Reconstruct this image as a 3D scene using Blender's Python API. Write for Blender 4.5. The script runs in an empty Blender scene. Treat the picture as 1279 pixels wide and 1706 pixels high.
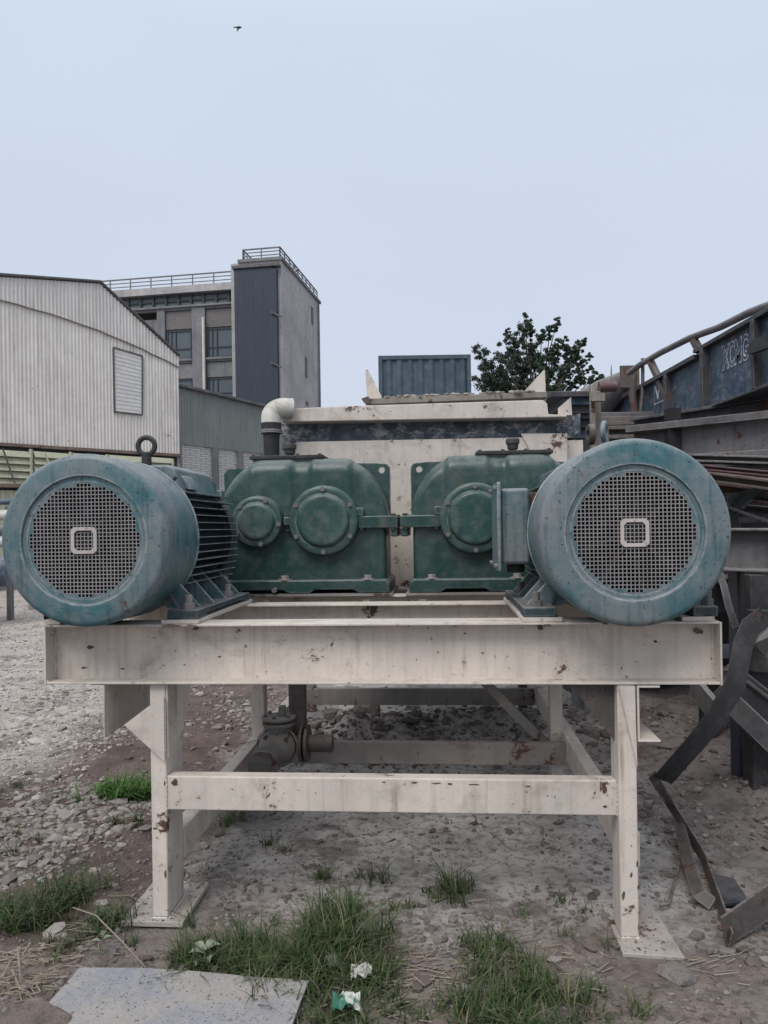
import bpy, bmesh, math, random
import numpy as np
from mathutils import Vector, Matrix, noise
R = math.radians
S = bpy.context.scene
COL = S.collection
rnd = random.Random(7)

# ------------------------------------------------------------------ camera, sky, sun, exposure
F_PX, CX, CY, ROLL, EYE = 1250.0, 640.0, 880.0, math.atan(0.015), 1.5
cd = bpy.data.cameras.new('camera'); cam = bpy.data.objects.new('camera', cd); COL.objects.link(cam)
cd.sensor_fit = 'VERTICAL'; cd.sensor_height = 36.0; cd.lens = F_PX / 1706.0 * 36.0
cd.shift_y = (CY - 853.0) / 1706.0; cd.clip_end = 2000; cd.clip_start = 0.05
c_, s_ = math.cos(ROLL), math.sin(ROLL)
rv, uv, bv = Vector((c_, 0, -s_)), Vector((s_, 0, c_)), Vector((0, -1, 0))
m = Matrix((rv, uv, bv)).transposed().to_4x4(); m.translation = Vector((0, 0, EYE))
cam.matrix_world = m
S.camera = cam
S.render.resolution_x, S.render.resolution_y = 768, 1024
S.view_settings.view_transform = 'Standard'; S.view_settings.look = 'None'
S.view_settings.gamma = 1.0; S.view_settings.use_curve_mapping = False
S.view_settings.exposure = 0.52
SUN_EL, SUN_AZ = R(52), R(208)      # azimuth from +Y towards +X : light comes from behind left
wd = bpy.data.worlds.new('World'); S.world = wd; wd.use_nodes = True
wt = wd.node_tree; wt.nodes.clear()
wo = wt.nodes.new('ShaderNodeOutputWorld'); bg = wt.nodes.new('ShaderNodeBackground')
sk = wt.nodes.new('ShaderNodeTexSky'); sk.sky_type = 'NISHITA'; sk.sun_disc = False
sk.sun_elevation = SUN_EL; sk.sun_rotation = SUN_AZ; sk.air_density = 1.2; sk.dust_density = 3.0
tc = wt.nodes.new('ShaderNodeTexCoord'); sep = wt.nodes.new('ShaderNodeSeparateXYZ')
rp = wt.nodes.new('ShaderNodeValToRGB')
els = rp.color_ramp.elements
els[0].position = 0.0; els[0].color = (4.65, 4.9, 5.6, 1)
els[1].position = 1.0; els[1].color = (9.6, 9.8, 10.0, 1)
e = els.new(0.18); e.color = (4.5, 4.9, 5.8, 1)
e = els.new(0.55); e.color = (4.8, 5.45, 6.4, 1)
cn = wt.nodes.new('ShaderNodeTexNoise'); cn.inputs['Scale'].default_value = 1.6; cn.inputs['Detail'].default_value = 3
cm = wt.nodes.new('ShaderNodeMapping'); cm.inputs['Scale'].default_value = (1, 1, 2.5)
cr = wt.nodes.new('ShaderNodeMapRange'); cr.inputs[3].default_value = 0.93; cr.inputs[4].default_value = 1.06
mxc = wt.nodes.new('ShaderNodeVectorMath'); mxc.operation = 'SCALE'
mx = wt.nodes.new('ShaderNodeMix'); mx.data_type = 'RGBA'; mx.inputs[0].default_value = 0.88
L = wt.links.new
L(tc.outputs['Generated'], sep.inputs[0]); L(sep.outputs['Z'], rp.inputs[0])
L(tc.outputs['Generated'], cm.inputs[0]); L(cm.outputs[0], cn.inputs['Vector']); L(cn.outputs[0], cr.inputs[0])
L(rp.outputs[0], mxc.inputs[0]); L(cr.outputs[0], mxc.inputs['Scale'])
L(sk.outputs[0], mx.inputs[6]); L(mxc.outputs[0], mx.inputs[7]); L(mx.outputs[2], bg.inputs[0])
bg.inputs[1].default_value = 0.1
L(bg.outputs[0], wo.inputs[0])
sd = bpy.data.lights.new('sun', 'SUN'); sd.energy = 1.5; sd.angle = R(30); sd.color = (1, .95, .89)
so = bpy.data.objects.new('sun', sd); COL.objects.link(so)
sdir = Vector((math.sin(SUN_AZ) * math.cos(SUN_EL), math.cos(SUN_AZ) * math.cos(SUN_EL), math.sin(SUN_EL)))
so.rotation_euler = sdir.to_track_quat('Z', 'Y').to_euler(); so.location = (0, 0, 30)

# ------------------------------------------------------------------ spaces
def W(px, py, Y):
    dx, dy = px - CX, CY - py
    return Vector(((dx * c_ + dy * s_) / F_PX * Y, Y, EYE + (-dx * s_ + dy * c_) / F_PX * Y))
def G(px, py, z=0.0):
    dx, dy = px - CX, CY - py
    Y = (z - EYE) / ((-dx * s_ + dy * c_) / F_PX)
    return W(px, py, Y)
YAW = R(4.3)
FC = Vector((-0.043, 2.795, 0))
FU, FV = Vector((math.cos(YAW), -math.sin(YAW), 0)), Vector((math.sin(YAW), math.cos(YAW), 0))
def FP(px, py, v):                       # picture point -> frame coords at depth v
    r = W(px, py, 1.0) - Vector((0, 0, EYE))
    Y = (v + FC.dot(FV)) / (r.x * FV.x + FV.y)
    p = Vector((r.x * Y, Y, 0)) - FC
    return Vector((p.dot(FU), v, EYE + r.z * Y))
def F2W(p): return FC + FU * p[0] + FV * p[1] + Vector((0, 0, p[2]))

# ------------------------------------------------------------------ things and meshes
ORG = {}
def tag(o, label=None, cat=None, group=None, kind=None):
    if label: o['label'] = label
    if cat: o['category'] = cat
    if group: o['group'] = group
    if kind: o['kind'] = kind
    return o
def thing(name, label, cat, org=(0, 0, 0), frame=False, group=None):
    o = bpy.data.objects.new(name, None); o.empty_display_size = .1; COL.objects.link(o)
    org = Vector(org)
    if frame: o.location = F2W(org); o.rotation_euler = (0, 0, -YAW)
    else: o.location = org
    ORG[o.name] = org
    return tag(o, label, cat, group)

class MB:
    def __init__(s): s.v = []; s.f = []
    def add(s, vs, fs):
        b = len(s.v); s.v += [Vector(p) for p in vs]; s.f += [tuple(i + b for i in f) for f in fs]; return s
    def box(s, x0, x1, y0, y1, z0, z1):
        return s.add([(x0,y0,z0),(x1,y0,z0),(x1,y1,z0),(x0,y1,z0),(x0,y0,z1),(x1,y0,z1),(x1,y1,z1),(x0,y1,z1)],
                     [(0,3,2,1),(4,5,6,7),(0,1,5,4),(1,2,6,5),(2,3,7,6),(3,0,4,7)])
    def sweep(s, prof, p0, p1, up=(0,0,1)):     # profile of (right, up) swept from p0 to p1
        p0, p1 = Vector(p0), Vector(p1); d = (p1 - p0).normalized(); up = Vector(up)
        r = d.cross(up).normalized(); u = r.cross(d).normalized(); n = len(prof)
        vs = [p0 + r * a + u * b for a, b in prof] + [p1 + r * a + u * b for a, b in prof]
        return s.add(vs, [tuple(range(n - 1, -1, -1)), tuple(range(n, 2 * n))] + [(i, (i + 1) % n, n + (i + 1) % n, n + i) for i in range(n)])
    def bar(s, p0, p1, w, h, up=(0,0,1)):
        return s.sweep([(-w/2,-h/2),(w/2,-h/2),(w/2,h/2),(-w/2,h/2)], p0, p1, up)
    def extr(s, pts, axis, a, b):               # polygon in the plane normal to axis ('y': (x,z); 'x': (y,z); 'z': (x,y))
        mk = {'y': lambda p, t: (p[0], t, p[1]), 'x': lambda p, t: (t, p[0], p[1]), 'z': lambda p, t: (p[0], p[1], t)}[axis]
        n = len(pts)
        return s.add([mk(p, a) for p in pts] + [mk(p, b) for p in pts],
                     [tuple(range(n)), tuple(range(2*n-1, n-1, -1))] + [(i, n+i, n+(i+1)%n, (i+1)%n) for i in range(n)])
    def tube(s, pts, r, n=10, cap=True):
        pts = [Vector(p) for p in pts]; rs = r if isinstance(r, (list, tuple)) else [r] * len(pts)
        rings = []; ref = None
        for i, p in enumerate(pts):
            d = (pts[min(i+1, len(pts)-1)] - pts[max(i-1, 0)]).normalized()
            if ref is None: ref = Vector((0,0,1)) if abs(d.z) < .9 else Vector((1,0,0))
            a = (ref - d * ref.dot(d)).normalized(); b = d.cross(a); ref = a
            rings.append([p + (a * math.cos(2*math.pi*k/n) + b * math.sin(2*math.pi*k/n)) * rs[i] for k in range(n)])
        vs = [q for rg in rings for q in rg]; fs = []
        for i in range(len(pts)-1):
            for k in range(n): fs.append((i*n+k, i*n+(k+1)%n, (i+1)*n+(k+1)%n, (i+1)*n+k))
        if cap: fs += [tuple(range(n-1, -1, -1)), tuple(range((len(pts)-1)*n, len(pts)*n))]
        return s.add(vs, fs)
    def cyl(s, p0, p1, r, n=16, r1=None): return s.tube([p0, p1], [r, r if r1 is None else r1], n)
    def lathe(s, prof, o, axis='y', n=64, closed=False, capends=False):
        o = Vector(o); vs = []; m_ = len(prof)
        for r, t in prof:
            for k in range(n):
                a = 2*math.pi*k/n; c, d = r*math.cos(a), r*math.sin(a)
                vs.append(o + Vector({'y': (c, t, d), 'z': (c, d, t), 'x': (t, c, d)}[axis]))
        fs = []
        for i in range(m_ if closed else m_-1):
            j = (i+1) % m_
            for k in range(n): fs.append((i*n+k, i*n+(k+1)%n, j*n+(k+1)%n, j*n+k))
        if capends: fs += [tuple(range(n)), tuple(range((m_-1)*n, m_*n))]
        return s.add(vs, fs)
    def holed(s, outer, c, r, y0, y1, n=32):    # plate in x-z with a round hole; outer convex polygon
        c = Vector(c); no = len(outer); O = []
        for k in range(n):
            a = 2*math.pi*k/n; d = Vector((math.cos(a), math.sin(a))); best = 1e9
            for i in range(no):
                p, q = Vector(outer[i]), Vector(outer[(i+1)%no]); e_ = q - p
                den = d.x*e_.y - d.y*e_.x
                if abs(den) < 1e-9: continue
                w = p - c; t = (w.x*e_.y - w.y*e_.x)/den; u_ = (w.x*d.y - w.y*d.x)/den
                if t > 0 and -1e-6 <= u_ <= 1+1e-6: best = min(best, t)
            O.append(c + d*best)
        I = [c + Vector((math.cos(2*math.pi*k/n), math.sin(2*math.pi*k/n)))*r for k in range(n)]
        vs = [(p.x, y0, p.y) for p in O] + [(p.x, y0, p.y) for p in I] + [(p.x, y1, p.y) for p in O] + [(p.x, y1, p.y) for p in I]
        fs = []
        for k in range(n):
            j = (k+1) % n
            fs += [(k, j, n+j, n+k), (2*n+k, 3*n+k, 3*n+j, 2*n+j), (k, 2*n+k, 2*n+j, j), (n+k, n+j, 3*n+j, 3*n+k)]
        return s.add(vs, fs)
    def mesh(s, name, mat, off=Vector((0,0,0)), smooth=None, fix=True):
        me = bpy.data.meshes.new(name); me.from_pydata([tuple(p - off) for p in s.v], [], s.f)
        if fix:
            bm = bmesh.new(); bm.from_mesh(me); bmesh.ops.recalc_face_normals(bm, faces=bm.faces); bm.to_mesh(me); bm.free()
        me.materials.append(mat)
        if smooth is not None:
            me.shade_smooth(); me.set_sharp_from_angle(angle=R(smooth))
        return me
    def build(s, name, mat, parent=None, smooth=None, bevel=None, seg=2, label=None, fix=True, root=None):
        off = Vector((0,0,0))
        if parent is not None:
            q = parent
            while q.parent: q = q.parent
            off = ORG[q.name]
        me = s.mesh(name, mat, off, smooth, fix)
        o = bpy.data.objects.new(name, me); COL.objects.link(o); o.parent = parent
        if bevel:
            b = o.modifiers.new('bevel', 'BEVEL'); b.width = bevel; b.segments = seg; b.limit_method = 'ANGLE'; b.angle_limit = R(40)
            b.harden_normals = False
            if smooth is None:
                me.shade_smooth(); me.set_sharp_from_angle(angle=R(35))
        if label: o['label'] = label
        return o
    def solo(s, name, mat, label, cat, group=None, kind=None, **k):   # a thing that is one mesh, origin at its base
        lo = Vector((sum(p.x for p in s.v)/len(s.v), sum(p.y for p in s.v)/len(s.v), min(p.z for p in s.v)))
        for p in s.v: p -= lo
        o = s.build(name, mat, None, **k); o.location = lo
        return tag(o, label, cat, group, kind)
def piece(name, me, parent, loc, rot=(0,0,0), sc=1.0):
    o = bpy.data.objects.new(name, me); COL.objects.link(o); o.parent = parent
    q = parent
    while q.parent: q = q.parent
    o.location = Vector(loc) - ORG[q.name]; o.rotation_euler = rot
    o.scale = (sc, sc, sc) if isinstance(sc, (int, float)) else sc
    return o

# ------------------------------------------------------------------ materials
class NT:
    def __init__(s, name):
        s.m = bpy.data.materials.new(name); s.m.use_nodes = True; s.t = s.m.node_tree; s.b = s.t.nodes['Principled BSDF']
        s.tc = s.n('ShaderNodeTexCoord'); s.oi = s.n('ShaderNodeObjectInfo'); s.g = s.n('ShaderNodeNewGeometry')
        sc = s.n('ShaderNodeVectorMath'); sc.operation = 'ADD'
        s.l(s.tc.outputs['Object'], sc.inputs[0])
        mu = s.math('MULTIPLY', s.oi.outputs['Random'], 23.0); s.l(mu, sc.inputs[1]); s.co = sc.outputs[0]
    def n(s, t): return s.t.nodes.new(t)
    def l(s, a, b): s.t.links.new(a, b)
    def put(s, v, i):
        if isinstance(v, (int, float, tuple)): i.default_value = v
        else: s.l(v, i)
    def math(s, op, a, b=0.0, clamp=False):
        n = s.n('ShaderNodeMath'); n.operation = op; n.use_clamp = clamp; s.put(a, n.inputs[0]); s.put(b, n.inputs[1]); return n.outputs[0]
    def noise(s, scale, detail=5, rough=.55, stretch=None, dist=0.0, co=None):
        co = co or s.co
        if stretch:
            mp = s.n('ShaderNodeMapping'); mp.inputs['Scale'].default_value = stretch; s.l(co, mp.inputs[0]); co = mp.outputs[0]
        n = s.n('ShaderNodeTexNoise'); s.l(co, n.inputs['Vector']); n.inputs['Scale'].default_value = scale
        n.inputs['Detail'].default_value = detail; n.inputs['Roughness'].default_value = rough; n.inputs['Distortion'].default_value = dist
        return n.outputs[0]
    def ramp(s, v, a, b, lo=0.0, hi=1.0):
        n = s.n('ShaderNodeMapRange'); n.interpolation_type = 'SMOOTHSTEP'; s.l(v, n.inputs[0])
        n.inputs[1].default_value = a; n.inputs[2].default_value = b; n.inputs[3].default_value = lo; n.inputs[4].default_value = hi
        return n.outputs[0]
    def mix(s, f, a, b):
        n = s.n('ShaderNodeMix'); n.data_type = 'RGBA'
        s.put(f, n.inputs[0])
        for v, i in ((a, n.inputs[6]), (b, n.inputs[7])): s.put(tuple(v) + (1,) if isinstance(v, tuple) and len(v) == 3 else v, i)
        return n.outputs[2]
    def bump(s, h, dist=.002, strength=1.0, normal=None):
        n = s.n('ShaderNodeBump'); n.inputs['Distance'].default_value = dist; n.inputs['Strength'].default_value = strength
        s.l(h, n.inputs['Height'])
        if normal: s.l(normal, n.inputs['Normal'])
        return n.outputs[0]
    def fin(s, col, rough=.6, nrm=None, metal=0.0, spec=.4):
        s.put(tuple(col) + (1,) if isinstance(col, tuple) else col, s.b.inputs['Base Color']); s.put(rough, s.b.inputs['Roughness'])
        s.b.inputs['Metallic'].default_value = metal; s.b.inputs['Specular IOR Level'].default_value = spec
        if nrm is not None: s.l(nrm, s.b.inputs['Normal'])
        return s.m
RUST = (.115, .055, .038); RUST2 = (.055, .032, .027)
def paint(name, c1, c2, rust=.5, dust=(.33,.31,.29), dusty=.5, streak=.35, rough=.55, stain=.0, sc=1.0, mottle=.5, spk=.35, edge_w=0.0, drip=0.0, splat=0.0, cast=0.0):
    t = NT(name)
    big = t.noise(2.2*sc, 6, .6); mid = t.noise(14*sc, 6, .65); fine = t.noise(120, 4, .6)
    col = t.mix(t.ramp(big, .32, .68), c1, c2)
    st = t.noise(1.0, 5, .6, stretch=(26*sc, 26*sc, 1.6*sc))
    col = t.mix(t.math('MULTIPLY', t.ramp(st, .48, .75), streak), col, tuple(x*.45 for x in c1))
    col = t.mix(t.math('MULTIPLY', t.ramp(mid, .4, .75), mottle*.5), col, dust)
    sepn = t.n('ShaderNodeSeparateXYZ'); t.l(t.g.outputs['Normal'], sepn.inputs[0])
    upf = t.ramp(sepn.outputs['Z'], .15, .95)
    d2 = t.math('MULTIPLY', t.math('MULTIPLY', upf, t.ramp(t.noise(7*sc, 6, .65), .25, .6)), dusty)
    col = t.mix(d2, col, dust)
    if spk: # speckled grime
        col = t.mix(t.math('MULTIPLY', t.ramp(t.noise(75, 3, .7), .60, .70), spk), col, tuple(x*.35 for x in c1))
    if stain:
        col = t.mix(t.math('MULTIPLY', t.ramp(t.noise(4.5*sc, 7, .7, dist=.6), .52, .72), stain), col, (.16,.125,.10))
    if drip:
        dn = t.noise(1.0, 4, .6, stretch=(17*sc, 17*sc, .9*sc))
        col = t.mix(t.math('MULTIPLY', t.math('MULTIPLY', t.ramp(dn, .56, .72), t.ramp(t.noise(3*sc, 4), .42, .62)), drip), col, (.17, .105, .07))
    if splat:
        sp_ = t.noise(13*sc, 14, .8, dist=.2, stretch=(1, 1, 1.5))
        col = t.mix(t.math('MULTIPLY', t.ramp(sp_, .50, .60), splat), col, (.42, .41, .42))
    if edge_w:
        bv_ = t.n('ShaderNodeBevel'); bv_.samples = 4; bv_.inputs['Radius'].default_value = .012
        dt = t.n('ShaderNodeVectorMath'); dt.operation = 'DOT_PRODUCT'; t.l(bv_.outputs[0], dt.inputs[0]); t.l(t.g.outputs['Normal'], dt.inputs[1])
        em = t.ramp(dt.outputs['Value'], .985, .90)
        em = t.math('MULTIPLY', em, t.ramp(t.noise(18, 6, .7), .35, .6))
        col = t.mix(t.math('MULTIPLY', em, edge_w), col, tuple(min(.5, x*1.5+.06) for x in dust))
    rn = t.noise(5.5*sc, 12, .74, dist=.3)
    rf = t.ramp(rn, .69 - .10*rust, .715 - .10*rust)
    edge = t.ramp(rn, .65 - .10*rust, .72 - .10*rust)
    col = t.mix(t.math('MULTIPLY', edge, .45), col, (.22,.14,.10))
    col = t.mix(rf, col, t.mix(mid, RUST, RUST2))
    chip = t.ramp(t.noise(34*sc, 9, .7), .675 - .04*rust, .69 - .04*rust)
    if rust > 0: rf = t.math('MAXIMUM', rf, chip); col = t.mix(chip, col, RUST2)
    h = t.math('ADD', t.math('MULTIPLY', fine, .35), t.math('MULTIPLY', t.math('SUBTRACT', 1.0, rf), .8))
    h = t.math('ADD', h, t.math('MULTIPLY', t.noise(9, 3, .5), 1.2))
    rg = t.math('ADD', t.math('MULTIPLY', mid, .3), rough - .12, True)
    if cast: h = t.math('ADD', h, t.math('MULTIPLY', t.noise(55, 3, .6), cast))
    return t.fin(col, rg, t.bump(h, .0016, .8))
M = {}
M['beige'] = paint('beige_paint', (.62,.56,.50), (.52,.468,.42), rust=.72, dust=(.36,.32,.29), dusty=.3, streak=.35, rough=.6, stain=.45, spk=.35, edge_w=.35, drip=.55)
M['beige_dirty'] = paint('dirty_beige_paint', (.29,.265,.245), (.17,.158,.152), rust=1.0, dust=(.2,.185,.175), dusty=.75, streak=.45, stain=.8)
M['blue'] = paint('blue_grey_motor_paint', (.030,.115,.138), (.150,.180,.192), rust=.65, dust=(.25,.245,.25), dusty=.7, streak=.75, rough=.42, mottle=.7, spk=1.0, edge_w=.9, sc=1.5, drip=.25, cast=.5)
M['blade'] = paint('fan_blade_paint', (.10,.085,.09), (.06,.055,.06), rust=.8, dust=(.2,.18,.17), dusty=.4)
M['plate'] = paint('foot_plate_paint', (.46,.42,.38), (.30,.27,.25), rust=1.15, dust=(.30,.27,.25), dusty=.7, streak=.3, stain=.8, edge_w=.3)
M['bluedk'] = paint('darker_motor_paint', (.018,.042,.052), (.032,.055,.064), rust=.9, dust=(.19,.18,.18), dusty=.8, streak=.4, edge_w=.7)
M['grille'] = paint('dusty_grille', (.23,.22,.22), (.17,.175,.18), rust=.5, dust=(.3,.28,.28), dusty=.3, mottle=.9)
M['emblem'] = paint('dusty_emblem', (.50,.46,.43), (.40,.37,.34), rust=.8, mottle=.6)
M['green'] = paint('dark_green_gear_paint', (.011,.047,.041), (.030,.062,.060), rust=.5, dust=(.16,.18,.175), dusty=.7, streak=.5, rough=.34, mottle=.5, edge_w=.8, cast=.9, stain=.35, drip=.3)
M['greenlt'] = paint('cap_green_paint', (.016,.060,.053), (.040,.080,.075), rust=.5, dust=(.17,.20,.19), dusty=.55, streak=.5, rough=.34, mottle=.7, edge_w=.8, cast=1.2, stain=.3)
M['boltg'] = paint('dull_bolt_steel', (.12,.125,.125), (.17,.16,.15), rust=1.1, dust=(.3,.28,.26), dusty=.7)
M['boltb'] = paint('chalky_bolt', (.32,.29,.28), (.24,.22,.21), rust=.9, dusty=.5)
M['black'] = paint('black_cast_iron', (.018,.019,.022), (.035,.034,.036), rust=.5, dust=(.14,.135,.135), dusty=.4, rough=.65)
M['fan'] = paint('grimy_fan', (.020,.013,.016), (.010,.010,.012), rust=.5, dust=(.06,.05,.05), dusty=.2)
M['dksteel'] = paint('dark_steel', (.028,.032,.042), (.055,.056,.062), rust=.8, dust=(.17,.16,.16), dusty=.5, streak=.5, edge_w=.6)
M['grsteel'] = paint('weathered_grey_steel', (.15,.148,.152), (.075,.073,.08), rust=.95, dust=(.28,.26,.25), dusty=.6, streak=.8, edge_w=.6, stain=.5)
M['rusty'] = paint('rusty_steel', (.10,.075,.068), (.065,.058,.058), rust=1.5, dust=(.2,.18,.17), dusty=.6, streak=.4)
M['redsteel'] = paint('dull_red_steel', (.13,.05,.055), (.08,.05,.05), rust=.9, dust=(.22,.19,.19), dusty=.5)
M['girder'] = paint('navy_girder_paint', (.018,.048,.095), (.045,.082,.115), rust=.95, dust=(.20,.20,.21), dusty=.7, streak=.9, mottle=.7, stain=.5, splat=.22)
M['tank'] = paint('mixer_beige_paint', (.60,.54,.485), (.50,.465,.43), rust=.85, dust=(.30,.275,.25), dusty=.9, streak=.35, stain=.5, drip=.3)
M['tankband'] = paint('slate_band_paint', (.045,.068,.090), (.028,.045,.062), rust=.7, dust=(.34,.34,.35), dusty=.6, streak=.4, mottle=.8, splat=.7)
M['crust'] = paint('mortar_crust', (.25,.23,.20), (.17,.15,.135), rust=1.0, dusty=.6)
M['pvc'] = paint('white_pipe', (.58,.57,.52), (.50,.49,.46), rust=.05, dust=(.35,.35,.3), dusty=.3, mottle=.4, stain=.5)
M['shadowsteel'] = paint('shadow_black_steel', (.010,.010,.012), (.022,.020,.022), rust=.5, dust=(.07,.065,.065), dusty=.25, mottle=.3)  # near-black tone paints the shadow of the gap under the right stack
M['rubber'] = paint('black_rubber', (.020,.022,.025), (.035,.038,.042), rust=-1, dust=(.11,.11,.115), dusty=.35, rough=.75)
M['iron'] = paint('grey_cast_iron', (.13,.125,.115), (.18,.17,.155), rust=.8, dust=(.24,.225,.21), dusty=.6, rough=.65)
M['cont'] = paint('container_blue', (.045,.075,.105), (.038,.065,.09), rust=.1, dust=(.2,.22,.25), dusty=.3, streak=.3, sc=.3)
M['shed'] = paint('white_shed_sheet', (.74,.705,.665), (.66,.625,.59), rust=.2, dust=(.40,.38,.35), dusty=.2, streak=.55, drip=.2, sc=.28, mottle=.5, spk=.1)
M['shedtop'] = paint('upper_shed_sheet', (.62,.60,.575), (.68,.655,.625), rust=.2, dust=(.36,.34,.32), dusty=.2, streak=.55, drip=.2, sc=.28, mottle=.4, spk=.1)
M['gsheet'] = paint('grey_green_sheet', (.20,.225,.215), (.24,.255,.245), rust=.1, dust=(.3,.3,.28), dusty=.2, streak=.4, sc=.3)
M['fence'] = paint('pale_green_sheet', (.40,.42,.30), (.46,.455,.34), rust=.35, dust=(.25,.22,.18), dusty=.2, streak=.5, sc=.5)
M['shutter'] = paint('shutter_paint', (.66,.65,.63), (.60,.59,.57), rust=.1, streak=.2, sc=.4)
M['trim'] = paint('dark_trim', (.07,.07,.075), (.10,.095,.09), rust=.9, sc=.5)
M['rustbrown'] = paint('brown_trim', (.14,.09,.07), (.20,.15,.12), rust=1.0, sc=.5)
M['clad'] = paint('navy_cladding', (.030,.040,.064), (.024,.032,.050), rust=-1, dust=(.09,.10,.13), dusty=.2, streak=.2, sc=.15, mottle=.3, spk=0)
M['wood'] = paint('grey_timber', (.16,.14,.13), (.10,.09,.085), rust=.5, dusty=.5, streak=.8)
M['scrapdk'] = paint('dark_scrap_steel', (.055,.047,.044), (.035,.033,.035), rust=1.1, dust=(.17,.15,.14), dusty=.45, streak=.4, edge_w=.5)
M['slate'] = paint('dark_blue_scrap', (.015,.022,.040), (.03,.036,.05), rust=.4, dust=(.12,.11,.11), dusty=.55, rough=.35)

def concrete(name, c1, c2, sc=1.0, brick=None):
    t = NT(name)
    a = t.noise(.35*sc, 7, .62); b = t.noise(2.5*sc, 8, .65); c = t.noise(12*sc, 5, .6)
    col = t.mix(t.ramp(a, .35, .65), c1, c2)
    col = t.mix(t.math('MULTIPLY', t.ramp(b, .45, .7), .5), col, tuple(x*.55 for x in c1))
    st = t.noise(1.0, 5, .6, stretch=(2.4*sc, 2.4*sc, .14*sc))
    col = t.mix(t.math('MULTIPLY', t.ramp(st, .5, .72), .45), col, tuple(x*.5 for x in c2))
    h = c
    if brick:
        mp = t.n('ShaderNodeMapping'); mp.inputs['Rotation'].default_value = (R(90), 0, 0); t.l(t.tc.outputs['Object'], mp.inputs[0])
        br = t.n('ShaderNodeTexBrick'); t.l(mp.outputs[0], br.inputs['Vector']); br.inputs['Scale'].default_value = 1.0
        br.inputs['Brick Width'].default_value = .25; br.inputs['Row Height'].default_value = .085; br.inputs['Mortar Size'].default_value = .014
        br.inputs['Color1'].default_value = c1 + (1,); br.inputs['Color2'].default_value = c2 + (1,); br.inputs['Mortar'].default_value = tuple(x*brick for x in c1) + (1,)
        col = t.mix(.8, col, br.outputs[0]); h = t.math('SUBTRACT', 1.0, br.outputs[1])
    return t.fin(col, .9, t.bump(h, .02), spec=.2)
M['conc'] = concrete('grey_concrete', (.225,.23,.24), (.16,.165,.175))
M['conclt'] = concrete('pale_concrete', (.43,.415,.42), (.33,.32,.325))
M['infill'] = concrete('brick_infill', (.18,.17,.17), (.14,.135,.138), brick=1.2)
M['strip'] = concrete('sky_reflection_glazing', (.20,.23,.24), (.14,.17,.18))  # lighter matte tone paints the sky reflection into the glass band
M['whitebrick'] = concrete('white_brick', (.62,.61,.59), (.54,.53,.51), brick=.5)
t = NT('window_glass'); M['glass'] = t.fin(t.mix(t.noise(.6, 3), (.05,.065,.08), (.09,.11,.13)), .12, spec=.7)
t = NT('window_frame'); M['wframe'] = t.fin((.035,.045,.05), .5)
t = NT('white_lettering'); M['letter'] = t.fin(t.mix(t.ramp(t.noise(30, 6, .7), .45, .6), (.55,.57,.62), (.16,.2,.26)), .6)
t = NT('teal_lettering'); M['letter2'] = t.fin(t.mix(t.ramp(t.noise(30, 6, .7), .45, .6), (.05,.20,.25), (.03,.08,.12)), .6)

# ground
t = NT('yard_soil')
P = t.tc.outputs['Object']
sx = t.n('ShaderNodeSeparateXYZ'); t.l(P, sx.inputs[0])
warp = t.math('MULTIPLY', t.math('SUBTRACT', t.noise(1.1, 6, .65, co=P), .5), 1.6)
X = t.math('ADD', sx.outputs[0], warp); Yy = t.math('ADD', sx.outputs[1], warp)
n1 = t.noise(3.2, 8, .65, co=P); n2 = t.noise(22, 8, .7, co=P); n3 = t.noise(110, 5, .7, co=P)
sand = t.mix(t.ramp(n1, .35, .65), (.50,.472,.455), (.35,.325,.315))
brown = t.mix(t.ramp(n1, .35, .65), (.175,.143,.128), (.27,.23,.205))
dark = t.mix(t.ramp(n1, .35, .65), (.095,.068,.062), (.165,.125,.112))
road = t.mix(t.ramp(n1, .35, .65), (.49,.455,.425), (.40,.36,.33))
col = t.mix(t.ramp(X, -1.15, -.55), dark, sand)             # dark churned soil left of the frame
col = t.mix(t.math('MULTIPLY', t.ramp(X, -1.9, -2.5), t.ramp(Yy, 4.0, 5.2)), col, road)
col = t.mix(t.ramp(Yy, 7.5, 10.0), col, road)
col = t.mix(t.ramp(Yy, 3.0, 2.55), col, brown)              # nearest strip
col = t.mix(t.ramp(X, 1.1, 1.7), col, t.mix(n1, (.15,.13,.125), (.25,.225,.215)))
col = t.mix(t.math('MULTIPLY', t.ramp(n2, .45, .66), .65), col, (.085,.072,.066))
col = t.mix(t.math('MULTIPLY', t.ramp(n3, .52, .7), .35), col, (.36,.34,.33))
col = t.mix(t.math('MULTIPLY', t.ramp(t.noise(1.9, 9, .7, co=P), .53, .63), .6), col, (.10,.085,.078))
h = t.math('ADD', t.math('MULTIPLY', n2, 1.0), t.math('MULTIPLY', n3, .35))
M['soil'] = t.fin(col, .95, t.bump(h, .028, .9), spec=.15)
def islands(name, cols, rough=.9, bumpsc=60, tr=0):
    t = NT(name); r = t.n('ShaderNodeValToRGB'); r.color_ramp.interpolation = 'LINEAR'
    t.l(t.g.outputs['Random Per Island'], r.inputs[0])
    E_ = r.color_ramp.elements; E_[0].color = cols[0] + (1,); E_[1].color = cols[-1] + (1,)
    for i, c in enumerate(cols[1:-1]): q = E_.new((i+1)/(len(cols)-1)); q.color = c + (1,)
    nn = t.noise(bumpsc, 4, .6)
    c = t.mix(t.math('MULTIPLY', nn, .35), r.outputs[0], tuple(x*.5 for x in cols[0]))
    m_ = t.fin(c, rough, t.bump(nn, .003), spec=.2)
    if tr: t.b.inputs['Transmission Weight'].default_value = 0; t.b.inputs['Subsurface Weight'].default_value = 0
    return m_
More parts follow.
